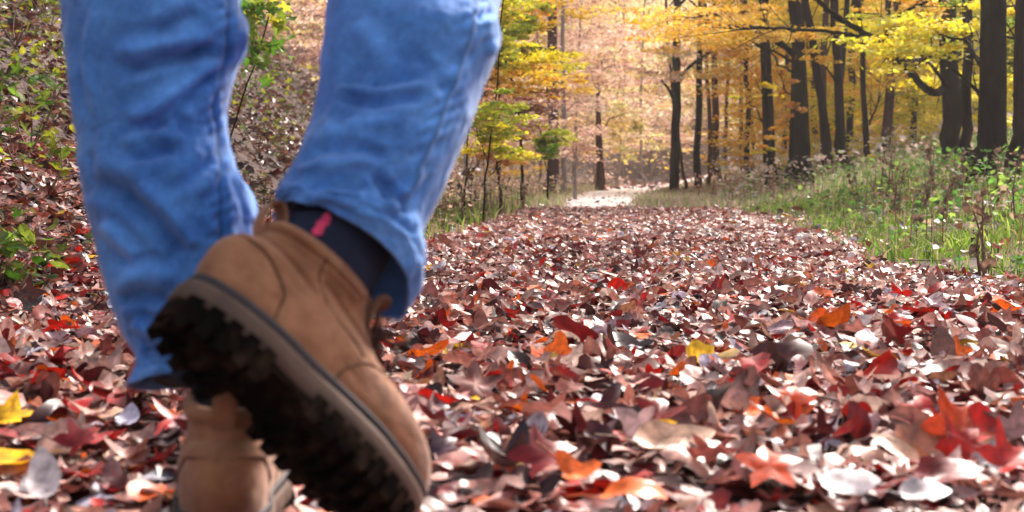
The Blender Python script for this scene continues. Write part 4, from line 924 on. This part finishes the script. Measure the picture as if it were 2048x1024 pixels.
# lifted right boot
Fr = cv(.61, -.716, .338); Fr /= np.linalg.norm(Fr)
U0 = cv(.70, .71, 0); U0 = U0 - Fr * (U0 @ Fr); U0 /= np.linalg.norm(U0)
Zv = np.cross(Fr, U0); Zv = Zv if Zv @ FWD > 0 else -Zv
ROLL = R(40); Ur = math.cos(ROLL) * U0 + math.sin(ROLL) * Zv
Fv_ = Fr; Ul_ = Ur - Fr * (Ur @ Fr); OR = P(374, 694, 1.25) - Fr * .04 + Ul_ * .02
frR = frame(OR, Fr, Ur, 1.03)
boot_r, _ = make_boot(frR, mirror=1)
# planted left boot
Fl = cv(-.10, .05, 1.0) ; Fl = Fl - np.array([0, 0, Fl[2]]); Ul = np.array([0.03, 0.0, 1.0])
gl = P(440, 1122, 1.33)
frL0 = frame(gl, Fl, Ul, 1.06); frL = lambda Q: frL0(np.asarray(Q, float) * np.array([1, 1.16, 1]))
boot_l, _ = make_boot(frL, mirror=-1)
for nm, o in (('R', OR), ('L', gl)): print('BOOT', nm, o)
for q in ((0, 0, 0), (.316, 0, .02), (.15, .05, 0), (.15, -.05, 0), (.06, 0, .17), (0, 0, .13), (.29, -.03, -.006)): print(q, 'R', np.round(proj(frR(np.array([q])))).tolist() if 0 else [float(round(float(a), 2)) for a in np.ravel(proj(frR(np.array([q]))[0]))], 'world z', float(frR(np.array([q]))[0][2]))
# socks run from inside the boots up into the trouser legs
def leg_rings(fr, Fv, Yv, Uv, up, ax, xc=.092, fat=1.0):
    Yv = Yv * fat
    L_ = lambda x, z: fr(np.array([[x, 0, z]]))[0]
    p1, p2 = up; Ya = np.cross(ax, Fv); Ya /= np.linalg.norm(Ya); Fa = np.cross(Ya, ax); Fa /= np.linalg.norm(Fa)
    top = L_(xc, .142)
    return [(L_(xc, .08), Fv * .050, Yv * .029), (L_(xc, .105), Fv * .053, Yv * .030), (L_(xc, .125), Fv * .056, Yv * .032), (top, Fv * .057, Yv * .036), (top * .55 + p1 * .45, (Fv + Fa) / 2 * .058, (Yv + Ya) / 2 * .042), (p1, Fa * .052, Ya * .048), (p2, Fa * .052, Ya * .050)]
YR = np.cross(Ul_ / np.linalg.norm(Ul_), Fr); pr1, pr2 = P(694, 462, 1.425), P(712, 380, 1.455); axr = (pr2 - pr1) / np.linalg.norm(pr2 - pr1)
sk, SV = sock('sock', leg_rings(frR, Fr, YR, Ul_, (pr1, pr2), axr), M['sock'])
Fn = Fl / np.linalg.norm(Fl); YL = np.cross([0, 0, 1.0], Fn); pl1, pl2 = P(392, 740, 1.47), P(385, 640, 1.49)
sock('sock', leg_rings(frL, Fn, YL, Ul, (pl1, pl2), (pl2 - pl1) / np.linalg.norm(pl2 - pl1), fat=1.12), M['sock_shaded'])
# slanted pink woven emblem on the lifted sock
best = None
pxs, pys, dds = proj(SV.reshape(-1, 3)); tgt = np.hypot(pxs - 640, pys - 446) + 800 * (dds - dds.min())
mbE = MB(); shp = [(-6, 22), (3, 20), (8, 6), (15, 2), (19, -12), (13, -22), (6, -16), (2, -8), (-5, -4), (-8, 6), (-13, 10), (-15, 18)]
def on_sock(px, py):
    # nearest sock surface point along the line of sight through the pixel
    k = np.nonzero(np.hypot(pxs - px, pys - py) < 22)[0]; k = k[dds[k] < dds[k].min() + .02]; w_ = np.exp(-((pxs[k] - px) ** 2 + (pys[k] - py) ** 2) / 60)
    return float((dds[k] * w_).sum() / w_.sum())
dep = on_sock(640, 448)
ptsE = np.array([P(640 + x * 1.15, 447 + y * 1.1, on_sock(640 + x * 1.15, 447 + y * 1.1) - .0035) for x, y in shp]); ptsE2 = ptsE + FWD * .004
mbE.add(np.concatenate([ptsE, ptsE2]), np.arange(12)[::-1][None]); mbE.F.setdefault(4, []).append(np.array([[i, (i + 1) % 12, 12 + (i + 1) % 12, 12 + i] for i in range(12)]))
mbE.build('emblem', M['emblem'], sk, smooth=False)

# ---- the walker above the picture: one continuous skinned body, jacket and hair
def skin_body():
    hz = hipc + np.array([0, 0, .02]); J = {}
    J['pelvis'] = (hz, .11); J['waist'] = (hz + [0, 0, .16], .10); J['chest'] = (hz + [.0, .03, .36], .125); J['neck0'] = (hz + [0, .04, .50], .06); J['neck'] = (hz + [0, .05, .57], .052); J['head0'] = (hz + [0, .06, .64], .075); J['head1'] = (hz + [0, .055, .72], .085); J['head2'] = (hz + [0, .045, .79], .06)
    E = [('pelvis', 'waist'), ('waist', 'chest'), ('chest', 'neck0'), ('neck0', 'neck'), ('neck', 'head0'), ('head0', 'head1'), ('head1', 'head2')]
    for s, nm, hip, knee, ank in ((-1, 'l', P(450, -600, 1.56), P(318, -20, 1.53), P(400, 720, 1.48)), (1, 'r', P(800, -600, 1.57), P(842, -20, 1.58), P(690, 440, 1.425))):
        J[nm + 'hip'] = (hip, .075); J[nm + 'knee'] = (knee, .05); J[nm + 'calf'] = (knee * .65 + ank * .35, .05); J[nm + 'ank'] = (ank, .032)
        E += [('pelvis', nm + 'hip'), (nm + 'hip', nm + 'knee'), (nm + 'knee', nm + 'calf'), (nm + 'calf', nm + 'ank')]
        sh = hz + RGT * .17 * s + [0, .03, .46]; el = sh + RGT * .06 * s + [0, -.12 * s, -.27]; wr = el + np.array([0, .16, -.20]) * [1, 1, 1] + RGT * .0
        J[nm + 'sh'] = (sh, .05); J[nm + 'el'] = (el, .038); J[nm + 'wr'] = (wr, .026); dr = (wr - el) / np.linalg.norm(wr - el); J[nm + 'palm'] = (wr + dr * .07, .030)
        E += [('chest', nm + 'sh'), (nm + 'sh', nm + 'el'), (nm + 'el', nm + 'wr'), (nm + 'wr', nm + 'palm')]
        for k in range(5):
            o = RGT * (k - 1.5) * .018; ln = (.07, .08, .075, .06)[k] if k < 4 else .05
            st_ = wr + dr * (.09 if k < 4 else .04) + (o if k < 4 else -RGT * .035 * s)
            J[f'{nm}f{k}a'] = (st_, .0095); J[f'{nm}f{k}b'] = (st_ + dr * ln * .5 + [0, .008, -.004], .0088); J[f'{nm}f{k}c'] = (st_ + dr * ln * .85 + [0, .024, -.004], .0075)
            E += [(nm + ('palm' if k < 4 else 'wr'), f'{nm}f{k}a'), (f'{nm}f{k}a', f'{nm}f{k}b'), (f'{nm}f{k}b', f'{nm}f{k}c')]
    keys = list(J); me = bpy.data.meshes.new('body'); me.from_pydata([tuple(J[k][0]) for k in keys], [(keys.index(a), keys.index(b)) for a, b in E], [])
    o = bpy.data.objects.new('body', me); col.objects.link(o); me.materials.append(M['skin'])
    o.modifiers.new('skin', 'SKIN'); sv = me.skin_vertices
    if not sv:
        bpy.context.view_layer.objects.active = o; bpy.ops.mesh.customdata_skin_add(); sv = me.skin_vertices
    for i, k in enumerate(keys): sv[0].data[i].radius = (J[k][1], J[k][1]); sv[0].data[i].use_root = (k == 'pelvis')
    ss = o.modifiers.new('sub', 'SUBSURF'); ss.levels = 2; ss.render_levels = 2
    o.parent = person; o.matrix_parent_inverse = Matrix.Translation(person.location).inverted()
    # face: nose, eyes, ears turned the way the walker looks (ahead)
    hc = np.array(J['head1'][0])
    def bit(nm, p, r_):
        fm = MB(); tube(fm, [hc + np.array(q) for q in p], r_, 8); fm.build(nm, M['skin'], person)
    bit('nose', [(0, .085, .015), (0, .105, -.012), (0, .095, -.026)], [.008, .013, .010]); bit('mouth', [(-.022, .088, -.048), (0, .096, -.05), (.022, .088, -.048)], [.004, .006, .004])
    for s in (-1, 1):
        bit('eye', [(s * .03, .075, .012), (s * .03, .09, .012)], [.012, .006]); bit('ear', [(s * .08, 0, .025), (s * .092, -.006, 0), (s * .082, 0, -.03)], [.010, .013, .008])
    # hair
    hm = MB(); rows_ = []
    for i in range(16):
        a = i / 15 * 1.75; rr_ = .098 * math.sin(a) + .001; zz = .10 * math.cos(a)
        rows_.append(np.array([hc + [rr_ * .92 * math.cos(t_), rr_ * 1.05 * math.sin(t_) - .012 - .012 * (a > 1.2), zz + .012 + (.05 * (a / 1.75) ** 3 * max(0, math.sin(t_)))] for t_ in np.linspace(0, 2 * np.pi, 32, endpoint=False)]))
    rows_ = np.array(rows_); rows_ += (fbm(rows_[..., 0] * 60, rows_[..., 2] * 60, 2, 3) - .44)[..., None] * .012
    hm.add(rows_.reshape(-1, 3), grid_faces(16, 32)); hm.build('hair', M['hair'], person)
    jk = MB(); th = np.linspace(0, 2 * np.pi, 48, endpoint=False); rw = []
    for z, a, b in ((.04, .19, .145), (.06, .20, .15), (.2, .185, .14), (.34, .205, .15), (.44, .20, .135), (.50, .13, .10), (.535, .075, .08), (.555, .072, .078), (.55, .064, .07)):
        rw.append(np.concatenate([hz + np.array([0, .02 + .03 * z, z])]) + np.outer(np.cos(th) * a * (1 + .02 * np.sin(z * 60)), RGT) + np.outer(np.sin(th) * b, [0, 1, 0]))
    rw = crom(np.array(rw).reshape(9, -1), 60).reshape(60, 48, 3); rw += (fbm(rw[..., 0] * 18, rw[..., 2] * 18, 9, 3) - .44)[..., None] * .02
    jk.add(rw.reshape(-1, 3), grid_faces(60, 48))
    for nm in 'lr':
        sh, el, wr = J[nm + 'sh'][0], J[nm + 'el'][0], J[nm + 'wr'][0]; p = crom([sh * .7 + J['chest'][0] * .3 + [0, 0, .04], sh, (sh + el) / 2, el, (el + wr) / 2, wr], 40)
        tube(jk, p, np.interp(np.linspace(0, 1, 40), [0, .2, .6, 1], [.075, .07, .056, .042]) * (1 + .03 * np.sin(np.arange(40) * 1.1)), 16)
    jk.build('jacket', M['jacket'], person)
skin_body()

# ------------------------------------------------------------------ autumn haze
bm = bmesh.new(); bmesh.ops.create_cube(bm, size=1.0); me = bpy.data.meshes.new('haze'); bm.to_mesh(me); bm.free()
hz_ = bpy.data.objects.new('haze', me); col.objects.link(hz_); hz_.scale = (230, 280, 72); hz_.location = (0, 124, 33.5)
hm_ = bpy.data.materials.new('haze'); hm_.use_nodes = True; hm_.node_tree.nodes.clear()
pv = hm_.node_tree.nodes.new('ShaderNodeVolumePrincipled'); pv.inputs['Density'].default_value = HAZE; pv.inputs['Color'].default_value = (1.0, .93, .88, 1); pv.inputs['Anisotropy'].default_value = .55
ho = hm_.node_tree.nodes.new('ShaderNodeOutputMaterial'); hm_.node_tree.links.new(pv.outputs[0], ho.inputs['Volume']); me.materials.append(hm_)
tag(hz_, 'pale pinkish haze lightening the far end of the path', 'haze', kind='stuff')
